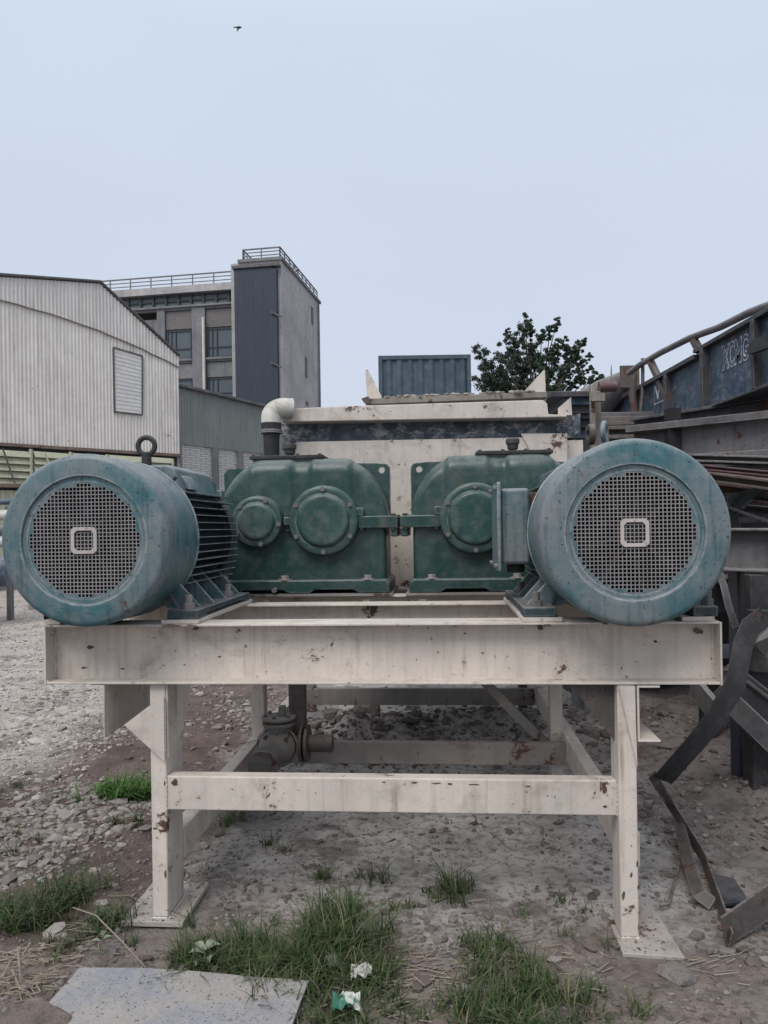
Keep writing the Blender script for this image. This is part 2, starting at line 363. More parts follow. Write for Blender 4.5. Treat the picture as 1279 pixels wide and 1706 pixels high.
M['stones'] = islands('gravel_stone', [(.18,.158,.147),(.28,.255,.24),(.13,.115,.108),(.37,.345,.325),(.21,.183,.168),(.29,.262,.247)])
M['clods'] = islands('soil_clods', [(.13,.108,.098),(.20,.172,.16),(.09,.075,.068),(.30,.275,.262),(.15,.127,.117),(.11,.09,.08)])
M['roadgrit'] = islands('road_grit', [(.36,.33,.305),(.46,.42,.39),(.26,.235,.215),(.50,.465,.44),(.38,.335,.305)])
M['palestone'] = concrete('pale_stone', (.27,.245,.23), (.20,.18,.17), sc=6)
M['grass'] = islands('grass_blade', [(.03,.055,.02),(.055,.095,.032),(.025,.045,.02),(.085,.115,.045),(.04,.07,.027),(.20,.18,.11),(.05,.085,.03),(.10,.12,.06)], .6)
M['grassb'] = islands('fresh_grass_blade', [(.055,.13,.03),(.08,.17,.04),(.045,.10,.025),(.11,.18,.05)], .6)
M['straw'] = islands('dry_straw', [(.26,.22,.17),(.18,.15,.12),(.32,.28,.23),(.14,.12,.10)], .8)
M['leaf'] = islands('tree_leaf', [(.035,.058,.042),(.055,.085,.055),(.042,.065,.048),(.085,.115,.07),(.03,.048,.038)], .6)
M['bark'] = concrete('tree_bark', (.11,.09,.075), (.07,.06,.05), sc=4)
M['broadleaf'] = paint('broad_leaf', (.10,.16,.08), (.14,.19,.11), rust=-1, dusty=.3)

# ------------------------------------------------------------------ ground
def sstep(a, b, x):
    t_ = max(0.0, min(1.0, (x-a)/(b-a))); return t_*t_*(3-2*t_)
def gh(x, y):
    p = Vector((x, y, 0))
    if y > 14 or abs(x) > 9: return 0.02*noise.noise(p*.3)
    hh = .030*noise.noise(p*.9) + .020*noise.noise(p*2.7) + .012*noise.noise(p*7.1) + .007*noise.noise(p*17)
    if x < -.9: hh += .012*noise.noise(p*12)
    hh += .16*math.exp(-(((x+.25)/.38)**2 + ((y-5.35)/.35)**2))*(1+.8*noise.noise(p*6))
    hh += .10*math.exp(-(((x-.9)/.9)**2 + ((y-5.6)/.4)**2))*(1+.9*noise.noise(p*5))
    hh += .10*sstep(1.3, 2.3, x)*(1+.9*noise.noise(p*3.3))*sstep(3.2, 4.2, y)
    for bx, by in ((-.86, 2.98), (.97, 2.72)):
        d = max(abs(x-bx), abs(y-by)); k = 1 - sstep(.18, .34, d); hh = hh*(1-k) - .008*k
    return hh - .006
def axis(lo, hi, step, far, n):
    a = list(np.arange(lo, hi+1e-6, step)); g = (far/step)**(1.0/n); s0 = step; L_, H_ = [], []
    x = hi; y = lo
    for _ in range(400):
        s0 *= 1.09; x += s0; y -= s0; H_.append(x); L_.append(y)
        if x > far: break
    return L_[::-1] + a + H_
xs = axis(-3.2, 2.6, .025, 420, 40); ys = [v for v in axis(1.7, 7.0, .025, 700, 40) if v > -30]
V_ = [(x, y, gh(x, y)) for y in ys for x in xs]; nx = len(xs)
F_ = [(j*nx+i, j*nx+i+1, (j+1)*nx+i+1, (j+1)*nx+i) for j in range(len(ys)-1) for i in range(nx-1)]
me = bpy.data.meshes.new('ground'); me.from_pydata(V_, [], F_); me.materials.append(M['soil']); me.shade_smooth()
go = bpy.data.objects.new('ground', me); COL.objects.link(go); tag(go, kind='structure')

# scattered stones as one mesh
ICO = bmesh.new(); bmesh.ops.create_icosphere(ICO, subdivisions=1, radius=1)
IV = np.array([v.co[:] for v in ICO.verts]); ICO.verts.ensure_lookup_table(); IF = np.array([[v.index for v in f.verts] for f in ICO.faces]); ICO.free()
nr = np.random.RandomState(3)
def scatter(name, mat, pts, sizes, label, cat, flat=.65, kind='stuff'):
    n = len(pts); V = np.zeros((n, 12, 3)); 
    for i, ((x, y), s) in enumerate(zip(pts, sizes)):
        v = IV * (1 + nr.uniform(-.38, .3, (12, 1))) * np.array([nr.uniform(.8, 1.4), nr.uniform(.6, 1.1), nr.uniform(.6, 1.1)*flat]) * s
        a = nr.uniform(0, 6.28); b = nr.normal(0, .3)
        v = v @ np.array([[1,0,0],[0,math.cos(b),-math.sin(b)],[0,math.sin(b),math.cos(b)]]) @ np.array([[math.cos(a),-math.sin(a),0],[math.sin(a),math.cos(a),0],[0,0,1]])
        V[i] = v + np.array([x, y, gh(x, y) + s*.12])
    Fs = (IF[None] + (np.arange(n)*12)[:, None, None]).reshape(-1, 3)
    me = bpy.data.meshes.new(name); me.from_pydata(V.reshape(-1, 3).tolist(), [], Fs.tolist()); me.materials.append(mat)
    o = bpy.data.objects.new(name, me); COL.objects.link(o); return tag(o, label, cat, kind=kind)
def clear(x, y):
    return not (abs(x+.86) < .17 and abs(y-2.98) < .25) and not (abs(x-.97) < .2 and abs(y-2.72) < .27)
pts, sz = [], []
while len(pts) < 4200:                       # gravel band on the left
    Y = nr.uniform(2.7, 7.5); X_ = nr.uniform(-1.0 - Y*.35, -.55 - Y*.02)
    d = noise.noise(Vector((X_*1.3, Y*1.1, 4))) -.42 + 1.5*math.exp(-((X_+1.72)/.38)**2 - ((Y-3.75)/.75)**2)
    if d > nr.uniform(-.5, .8) and clear(X_, Y): pts.append((X_, Y)); sz.append(min(.045, .005 + nr.exponential(.0078))*(1 if Y > 3.2 else .8))
scatter('gravel', M['stones'], pts, sz, 'loose grey brown gravel stones strewn left of the beige frame', 'gravel')
pts, sz = [], []
while len(pts) < 11000:
    Y = 1.9 + nr.exponential(1.6); X_ = nr.uniform(-.6, .62)*Y
    if Y < 9 and clear(X_, Y) and noise.noise(Vector((X_*2, Y*2, 0))) > nr.uniform(-.6, .5):
        pts.append((X_, Y)); sz.append(min(.03, .003 + nr.exponential(.0042)*(1.5 if X_ > 1.2 or Y > 4.6 else 1)))
scatter('soil_crumbs', M['clods'], pts, sz, 'small dark clods and crumbs of soil over the whole yard floor', 'soil')
pts, sz = [], []
while len(pts) < 12000:
    Y = nr.uniform(4.5, 17); X_ = nr.uniform(-.56, -.18)*Y
    if X_ < -1.6 - .06*Y: pts.append((X_, Y)); sz.append(.003 + nr.exponential(.0045) + .0006*Y)
scatter('road_grit', M['roadgrit'], pts, sz, 'pale crushed stone grit on the driveway behind the left motor', 'gravel')
pts, sz = [], []
for k in range(900):
    x, y = nr.normal(-.15, .45), nr.normal(5.3, .3)
    pts.append((x, y)); sz.append(.005 + nr.exponential(.010))
for k in range(900):
    x, y = nr.normal(1.0, .8), nr.normal(5.6, .45)
    if y > 4.8: pts.append((x, y)); sz.append(.005 + nr.exponential(.010))
for k in range(700):
    x, y = nr.uniform(1.3, 3), nr.uniform(3.4, 5.6); pts.append((x, y)); sz.append(.005 + nr.exponential(.009))
scatter('rubble_heap', M['clods'], pts, sz, 'low heap of grey mortar rubble on the ground under the mixer', 'rubble')

def rock(px, py, wpx, mat, name, label, cat, group=None, flat=.45, seed=1):
    p = G(px, py); p.z = gh(p.x, p.y); r = wpx/2/F_PX*p.y
    bm = bmesh.new(); bmesh.ops.create_icosphere(bm, subdivisions=2, radius=1)
    for v in bm.verts:
        k = 1 + .45*noise.noise(v.co*1.3 + Vector((seed*7.1, 0, 0))) + .15*noise.noise(v.co*4 + Vector((seed*3.1, 0, 0)))
        q = v.co*k; v.co = Vector((max(-.85, min(.85, q.x)), q.y*.75, max(-.6, min(.55, q.z))*flat*1.6))*r
    me = bpy.data.meshes.new(name); bm.to_mesh(me); bm.free(); me.materials.append(mat)
    o = bpy.data.objects.new(name, me); COL.objects.link(o); o.location = p + Vector((0, 0, r*.12)); o.rotation_euler = (0, 0, seed*1.3)
    return tag(o, label, cat, group)
for i, (px, py, w, f, lb) in enumerate([
    (1210,1582,38,.35,'flat pale stone at the tip of the rusty bent flat bar'),
    (1174,1578,34,.5,'pale stone just left of the flattest stone below the bent bars'),
    (1160,1556,30,.4,'small pale stone behind the two larger stones right of the frame foot'),
    (1130,1624,64,.35,'long flat grey slab of stone in front of the right base plate'),
    (1010,1524,18,.8,'white chalky pebble left of the right frame leg'),
    (92,1552,44,.5,'grey rounded stone in the grass left of the left base plate'),
    (185,1585,26,.5,'light stone between the left grass and the blue board'),
    (130,1040+265,22,.5,'pale gravel stone left of the bright green tuft'),
    (40,1728,170,.13,'flat brown lump of dried mud at the lower left corner of the bluish board'),
    (1198,1283,10,.9,'small round white pebble in the dirt by the dark posts'),
    (1222,1645,22,.4,'thin pale stone chip near the right edge of the picture'),
    (612,1196,52,.8,'biggest dark lump in the rubble under the mixer'),
    (552,1218,34,.4,'slab of mortar lying at the left of the rubble heap'),
    (985,1232,34,.6,'greenish stone beside the right lower rail')]):
    rock(px, py, w, M['palestone'] if i not in (5, 8, 11) else M['soil'] if i == 8 else M['crust'], 'stone', lb, 'stone', flat=f, seed=i+1)

# ------------------------------------------------------------------ steel frame
T = thing('machine_stand', 'beige painted steel stand carrying both motors and gearboxes', 'steel stand', (0, 0, 0), True)
B = M['beige']
def ibeam(u0, u1, vc, z0, z1, w=.15, tf=.009, tw=.007, name='cross_beam', mat=None, chan=False):
    mat = mat or B
    o = MB().box(u0, u1, vc-tw/2 if not chan else vc+w/2-tw, vc+tw/2 if not chan else vc+w/2, z0+tf, z1-tf).build('beam_web' if name == 'cross_beam' else name, mat, T)
    MB().box(u0, u1, vc-w/2, vc+w/2, z0, z0+tf).build('flange', mat, o, bevel=.002)
    MB().box(u0, u1, vc-w/2, vc+w/2, z1-tf, z1).build('flange', mat, o, bevel=.002)
    return o
fb = ibeam(-1.27, 1.25, .075, .918, 1.146, .15)
for a, b in ((-1.278, -1.2705), (1.2505, 1.258)): MB().box(a, b, .0, .15, .915, 1.144).build('end_plate', B, fb, bevel=.0015)
ibeam(-1.27, 1.25, .775, .95, 1.146, .13)
ibeam(-1.20, 1.18, 1.17, .95, 1.150, .12)
ibeam(-1.20, 1.18, 1.58, .95, 1.150, .12)
def flake(px, py, w, h, v, mat='rusty', lab=None):
    pts = []; n = 11
    for k in range(n):
        a = 2*math.pi*k/n; q_ = FP(px + w/2*math.cos(a)*rnd.uniform(.6,1.1), py + h/2*math.sin(a)*rnd.uniform(.5,1.15), v); pts.append((q_.x, q_.z))
    return MB().extr(pts, 'y', v-.0006, v+.0004).build('rust_flake', M[mat], T, label=lab)
for px, py, w, h, v in ((285,1043,44,6,0),(318,1043,22,7,0),(912,1042,18,6,0),(150,1078,14,7,.0708),(1166,1052,16,9,.0708),(140,1112,12,5,.0708),(205,1114,9,4,.0708),
    (690,1304,14,3,.0215),(728,1305,18,3,.0215),(750,1306,9,4,.0215),(790,1307,22,2.5,.0215),(640,1303,8,2.5,.0215),(880,1310,9,3,.0215),(1008,1344,8,6,.0215),(291,1304,12,14,.0215),
    (1039,1492,7,16,-.0005),(1064,1478,5,9,-.0005),(1062,1440,4,12,-.0005),(1052,1458,5,10,-.0005),(1064,1545,3,16,-.0005),(275,1305,4,10,.0245),(259,1380,9,4,.0245),(276,1455,4,18,.0245)):
    flake(px, py, w, h, v, 'rusty' if py > 1050 or px > 400 else 'rustbrown')
# long channels running back underneath
c = MB().sweep([(0,-.1),(.007,-.1),(.007,.093),(.06,.093),(.06,.1),(0,.1)][::-1], (-1.04, 3.4, .815), (-1.04, .0, .815)); c.build('long_channel', B, T, bevel=.0015)
MB().sweep([(0,-.1025),(.082,-.1025),(.082,-.0945),(.008,-.0945),(.008,.0945),(.082,.0945),(.082,.1025),(0,.1025)], (.955, .0, .812), (.955, 3.4, .812)).build('long_channel', B, T, bevel=.002)
# posts
def post(u0, u1, v0, v1, z0=.018, z1=.915):
    return MB().box(u0, u1, v0, v1, z0, z1).build('post', B, T, bevel=.006, seg=3)
pl = post(-.873, -.811, .025, .205); pr = post(.885, .951, .0, .125, .0)
MB().extr([(-.97,.76),(-.8745,.83),(-.812,.865),(-.812,.62)], 'y', .012, .022).build('gusset', B, T)
MB().extr([(.03,.63),(.206,.70),(.34,.914),(.03,.914)], 'x', -.810, -.803).build('gusset', B, T)
MB().extr([(.72,.9145),(.884,.9145),(.884,.70)], 'y', .05, .058).build('gusset', M['rusty'], T)
MB().extr([(.888,.9145),(.95,.62),(.945,.9145)], 'y', -.010, -.002).build('gusset', B, T)
MB().box(-.985, -.745, -.005, .325, -.004, .016).build('base_plate', M['plate'], T, bevel=.002)
MB().extr([(.868,-.10),(1.075,-.115),(1.06,.30),(.87,.30)], 'z', -.03, -.002).build('base_plate', M['plate'], T, bevel=.002)
# front crossbar and lower rails
MB().box(-.810, .8845, .022, .082, .432, .562).build('crossbar', B, T, bevel=.005, seg=3)
D = M['beige_dirty']
MB().box(-.872, -.806, .2055, 3.3, .17, .29).build('lower_rail', B, T, bevel=.004)
MB().box(.925, .990, .1255, 3.3, .20, .33).build('lower_rail', B, T, bevel=.004)
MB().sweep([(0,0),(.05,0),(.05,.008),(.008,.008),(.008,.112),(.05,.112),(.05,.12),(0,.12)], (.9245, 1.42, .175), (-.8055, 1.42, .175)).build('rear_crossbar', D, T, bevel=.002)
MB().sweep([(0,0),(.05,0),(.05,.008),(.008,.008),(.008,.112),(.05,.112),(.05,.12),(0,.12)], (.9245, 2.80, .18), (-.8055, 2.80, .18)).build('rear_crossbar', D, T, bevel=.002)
for u0, u1 in ((-.87, -.795), (.86, .93)):
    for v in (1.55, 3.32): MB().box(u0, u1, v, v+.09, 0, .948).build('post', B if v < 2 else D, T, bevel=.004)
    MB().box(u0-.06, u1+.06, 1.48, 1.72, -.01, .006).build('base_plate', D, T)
MB().box(-.794, .859, 1.56, 1.64, .012, .05).build('ground_sill', D, T, bevel=.003)
MB().bar((.862, 1.60, .22), (.30, 1.60, .80), .05, .05, (0,1,0)).build('brace', D, T)
MB().bar((-.80, 2.84, .25), (-.3, 2.84, .85), .04, .04, (0,1,0)).build('brace', D, T)
for (p_, q_) in (((-.810,.021,.432),(-.810,.021,.562)),((.8845,.021,.432),(.8845,.021,.562)),((-.870,.024,.016),(-.815,.024,.016)),((-.809,.03,.016),(-.809,.20,.016)),
                 ((.887,-.001,-.001),(.950,-.001,-.001)),((-1.268,.004,.929),(-1.268,.06,.929)),((-.812,.022,.64),(-.812,.022,.85)),((1.249,.069,.93),(1.249,.069,1.13)),((-1.269,.069,.93),(-1.269,.069,1.13))):
    p_, q_ = Vector(p_), Vector(q_); nb = max(3, int((q_-p_).length/.006))
    MB().tube([p_.lerp(q_, k/nb) for k in range(nb+1)], [.0042+.0016*math.sin(k*2.2)+rnd.uniform(-.0006,.0006) for k in range(nb+1)], 6).build('weld_bead', B, T, smooth=60)
gp = MB()
for k in range(420):
    if k % 2: u, v_, z = nr.uniform(-.98,-.75), nr.uniform(.0,.32), .017
    else: u, v_, z = nr.uniform(.84,1.055), nr.uniform(-.10,.28), -.001
    if (-.885 < u < -.80 and .01 < v_ < .21) or (.875 < u < .96 and -.01 < v_ < .135): continue
    gp.add((IV*(1+nr.uniform(-.3,.3,(12,1)))*np.array([1.2,1,.6])*(.001+nr.exponential(.0016))+np.array([u, v_, z])).tolist(), IF.tolist())
gp.build('plate_grit', M['clods'], T, fix=False)['kind'] = 'stuff'
# motor seat rails
for u0 in (-1.36, -.815, .548, 1.12):
    a, b = max(u0, -1.275), min(u0+.145, 1.235)
    MB().box(a, b, .004, .83, 1.1475, 1.163).build('seat_strip', B, T, bevel=.0015)
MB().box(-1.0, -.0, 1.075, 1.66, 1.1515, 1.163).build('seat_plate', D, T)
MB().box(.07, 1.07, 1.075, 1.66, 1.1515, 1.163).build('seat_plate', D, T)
hexm = MB().cyl((0,0,0), (0,0,.6), 1, 6).mesh('hex_head', M['boltb'])
for px in (445, 612, 705, 855):
    p = FP(px, 1000, 1.10); piece('nut', hexm, T, (p.x, 1.09, 1.118), (0,0,.3), .022)
for k, (u, z) in enumerate([(1.19,1.105),(.62,1.12),(-.70,1.125)]):
    MB().cyl((u, .07, z), (u, .055, z), .010, 8).build('bolt_stub', M['rusty'], T)

# ------------------------------------------------------------------ electric motors
def motor(uc, left):
    az, rc = 1.472, .325
    kk = .972 if left else 1.0
    lab = 'blue electric motor on the left of the stand with its ribbed casing showing' if left else 'blue electric motor on the right of the stand with a terminal box on its side'
    T = thing('electric_motor', lab, 'electric motor', (uc, .3, 1.1635), True)
    O = (uc, 0, az)
    b, bd = M['blue'], M['bluedk']
    MB().lathe([(a_*(kk if a_ > .29 else 1), t_) for a_, t_ in [(.231,-.140),(.2325,-.1515),(.236,-.1565),(.302,-.157),(.314,-.153),(.3225,-.144),(.3255,-.132),(.3255,.178),(.328,.180),(.328,.188),(.3225,.188),(.318,.17),(.318,-.12),(.231,-.1335)]], O, 'y', 128, closed=True).build('fan_cover', b, T, smooth=40)
    # perforated disc
    g = MB(); gs = MB(); p = .01385; N = 16; bw = .0017; d0, d1 = -.1450, -.1420
    def hole(i, j):
        x, z = (i+.5)*p, (j+.5)*p; return math.hypot(x, z) < .2035
    for i in range(-N-1, N+1):
        for j in range(-N-1, N+1):
            x0, z0 = i*p, j*p; x1, z1 = x0+p, z0+p
            far = max(math.hypot(a, c) for a in (x0, x1) for c in (z0, z1))
            if hole(i, j):
                q = [(x0,z0),(x1,z0),(x1,z1),(x0,z1)]; w = [(x0+bw,z0+bw),(x1-bw,z0+bw),(x1-bw,z1-bw),(x0+bw,z1-bw)]
                vs = [(uc+a, d0, az+c) for a, c in q] + [(uc+a, d0, az+c) for a, c in w] + [(uc+a, d1, az+c) for a, c in w]
                g.add(vs, [(k, (k+1)%4, 4+(k+1)%4, 4+k) for k in range(4)] + [(4+k, 4+(k+1)%4, 8+(k+1)%4, 8+k) for k in range(4)])
            elif far < .226: gs.add([(uc+x0,d0,az+z0),(uc+x1,d0,az+z0),(uc+x1,d0,az+z1),(uc+x0,d0,az+z1)], [(0,1,2,3)])
    gr = g.build('grille', M['grille'], T, fix=False)
    gs.build('blank_cells', b, gr, fix=False)
    MB().lathe([(.2125,-.1458),(.2335,-.1458),(.2335,-.143),(.2125,-.143)], O, 'y', 96, closed=True).build('grille_rim', b, gr)
    # rounded square emblem
    def rs(h, c): return [(-h+c,-h),(h-c,-h),(h,-h+c),(h,h-c),(h-c,h),(-h+c,h),(-h,h-c),(-h,-h+c)]
    o_, i_ = rs(.0485, .012), rs(.036, .010)
    vs = [(uc+a, -.1515, az+c) for a, c in o_] + [(uc+a, -.1515, az+c) for a, c in i_] + [(uc+a, -.1475, az+c) for a, c in o_] + [(uc+a, -.1475, az+c) for a, c in i_]
    fs = []
    for k in range(8):
        j = (k+1) % 8; fs += [(k,j,8+j,8+k), (k,16+k,16+j,j), (8+k,8+j,24+j,24+k)]
    MB().add(vs, fs).build('emblem_ring', M['emblem'], gr, label='square pale ring fixed at the centre of the grille')
    # fan
    f = MB().cyl((uc, -.115, az), (uc, .0, az), .062, 24).build('fan', M['fan'], T, smooth=40)
    MB().lathe([(.062,-.02),(.21,.0),(.21,.006),(.062,.0)], O, 'y', 48, closed=True).build('fan_disc', M['fan'], f)
    for k in range(9):
        a = k*2*math.pi/9 + .3*left; ca, sa = math.cos(a), math.sin(a)
        MB().add([(uc+ca*r-sa*s, v, az+sa*r+ca*s) for v in (-.10, -.015) for r, s in ((.06,.002),(.205,.002),(.205,-.002),(.06,-.002))],
                 [(0,1,2,3),(4,7,6,5),(0,4,5,1),(1,5,6,2),(2,6,7,3),(3,7,4,0)]).build('blade', M['blade'], f)
    MB().lathe([(.0,.03),(.20,.035),(.262,.06),(.262,.150),(.235,.150)], O, 'y', 48).build('end_bell', bd, T, smooth=40)
    # ribbed casing
    MB().lathe([(.236,.145),(.236,.86),(.262,.865),(.272,.88),(.272,.925),(.20,.955),(.06,.96),(.06,1.0),(0,1.0)], O, 'y', 64).build('casing', bd, T, smooth=35)
    MB().cyl((uc, 1.0, az), (uc, 1.12, az), .032, 20).build('shaft', M['boltg'], T, smooth=40)
    for sx_ in (-1, 1):
        for k in range(-6, 7):
            dz = k*.031 + .002; tip = .296*(1-(abs(dz)/.27)**3.2)**.3; base = math.sqrt(max(.0001, .236**2-dz*dz))-.01
            x0, x1 = sorted((uc+sx_*base, uc+sx_*tip)); j = rnd.uniform(-.004, .004)
            MB().add([(uc+sx_*base,.195,az+dz-.0035),(uc+sx_*base,.86,az+dz-.0035),(uc+sx_*tip,.852+j,az+dz-.0015),(uc+sx_*tip,.195,az+dz-.0015),
                      (uc+sx_*base,.195,az+dz+.0035),(uc+sx_*base,.86,az+dz+.0035),(uc+sx_*tip,.852+j,az+dz+.0015),(uc+sx_*tip,.195,az+dz+.0015)],
                     [(0,1,2,3),(7,6,5,4),(0,3,7,4),(1,5,6,2),(3,2,6,7)]).build('cooling_fin', b, T, fix=True)
    for k in range(-6, 7):
        dx = k*.031; tip = .296*(1-(abs(dx)/.27)**3.2)**.3; base = math.sqrt(max(.0001, .236**2-dx*dx))-.01
        if left and abs(dx) < .15: continue
        MB().box(uc+dx-.002, uc+dx+.002, .195, .86, az+base, az+tip).build('cooling_fin', b, T)
    if left:
        MB().add([(uc+x, v, az+z) for v in (.20,.68) for x, z in ((-.21,.16),(.245,.185),(.215,.285),(.185,.30),(-.17,.30),(-.20,.285))],
                 [(0,1,2,3,4,5),(11,10,9,8,7,6)] + [(k,(k+1)%6,6+(k+1)%6,6+k) for k in range(6)]).build('top_box', b, T, bevel=.008, seg=3)
        MB().add([(uc+x, v, az+z) for v in (.26,.38) for x, z in ((.21,.21),(.262,.20),(.258,.215),(.222,.262))], [(0,1,2,3),(7,6,5,4)]+[(k,(k+1)%4,4+(k+1)%4,4+k) for k in range(4)]).build('bracket', b, T, bevel=.003)
        MB().box(uc+.235, uc+.26, .70, .76, az+.17, az+.22).build('bracket', b, T, bevel=.003)
    # lifting eye
    eu, ev, ez = (uc+.035, .36, az+.345) if left else (uc+.025, .42, az+.365)
    e_ = MB().cyl((eu, ev, ez-.12), (eu, ev, ez+.022), .028, 20, .019).build('eye_bolt', M['black'] if left else b, T, smooth=40)
    a_ = 0 if left else R(68); rr = .037
    MB().tube([(eu+math.cos(a_)*rr*math.cos(t_), ev+math.sin(a_)*rr*math.cos(t_), ez+.052+rr*math.sin(t_)) for t_ in [2*math.pi*k/24 for k in range(25)]], .0115, 10, False).build('eye', M['black'] if left else b, e_, smooth=60)
    # feet
    nut = MB().cyl((0,0,0),(0,0,.9),1,6).mesh('nut', M['boltb'] if left else M['boltg'])
    stud = MB().cyl((0,0,0),(0,0,2.2),.62,12).mesh('stud', M['boltb'] if left else M['boltg'], smooth=40)
    for sx_ in (-1, 1):
        x0, x1 = sorted((uc+sx_*.245, uc+sx_*.365))
        x0 = max(x0, -1.283); x1 = min(x1, 1.25)
        ft = MB().extr([(.012,1.164),(.012,1.200),(.79,1.200),(.79,1.164),(.70,1.164),(.70,1.176),(.13,1.176),(.13,1.164)], 'x', x0, x1).build('foot', bd, T, bevel=.004)
        xs_ = uc+sx_*.255; xe = uc+sx_*.19
        MB().add([(xs_-.005*sx_,v,1.2) for v in (.10,.74)]+[(xs_+.005*sx_,v,1.2) for v in (.10,.74)]+[(xe-.005,v,1.31) for v in (.10,.74)]+[(xe+.005,v,1.31) for v in (.10,.74)],
                 [(0,1,3,2),(4,6,7,5),(0,2,6,4),(1,5,7,3),(0,4,5,1),(2,3,7,6)]).build('foot_web', bd, T)
        for v in (.12, .30, .48, .70):
            MB().extr([(uc+sx_*.20,1.195),(uc+sx_*.345,1.195),(uc+sx_*.225,1.33),(uc+sx_*.17,1.33)], 'y', v, v+.012).build('rib', b, T, bevel=.002)
        for v in (.065, .60):
            n_ = piece('nut', nut, T, (uc+sx_*.312, v, 1.200), (0,0,.25), .024)
            piece('stud', stud, n_, (0,0,0)).location = (0,0,0); 
    for o2 in T.children_recursive:
        if o2.name.startswith('stud'): o2.scale = (1,1,1)
    MB().cyl((uc+.225, .155, az+.236), (uc+.238, .155, az+.247), .009, 8).build('screw', M['black'], T)
    if not left:
        # terminal box on the side
        t_ = MB().box(uc-.420, uc-.302, .30, .56, 1.345, 1.655).build('terminal_box', b, T, bevel=.016, seg=4)
        MB().box(uc-.436, uc-.4205, .268, .592, 1.318, 1.680).build('lid', b, t_, bevel=.005)
        MB().lathe([(0,-.034),(.034,-.034),(.036,-.03),(.036,.0),(.032,.0)], (uc-.355, .38, 1.344), 'z', 24).build('cable_gland', M['black'], t_, smooth=40)
        for k in range(4): MB().lathe([(.037,-.006-.008*k),(.040,-.008-.008*k),(.037,-.010-.008*k)], (uc-.355,.38,1.344), 'z', 20).build('gland_thread', M['black'], t_)
        for z in (1.34, 1.655):
            for v in (.285, .575): MB().cyl((uc-.449, v, z), (uc-.436, v, z), .009, 6).build('screw', M['boltg'], t_)
        MB().box(uc-.302, uc-.25, .34, .52, 1.36, 1.64).build('box_neck', bd, T)
    return T
motor(-1.039, True)
motor(.918, False)

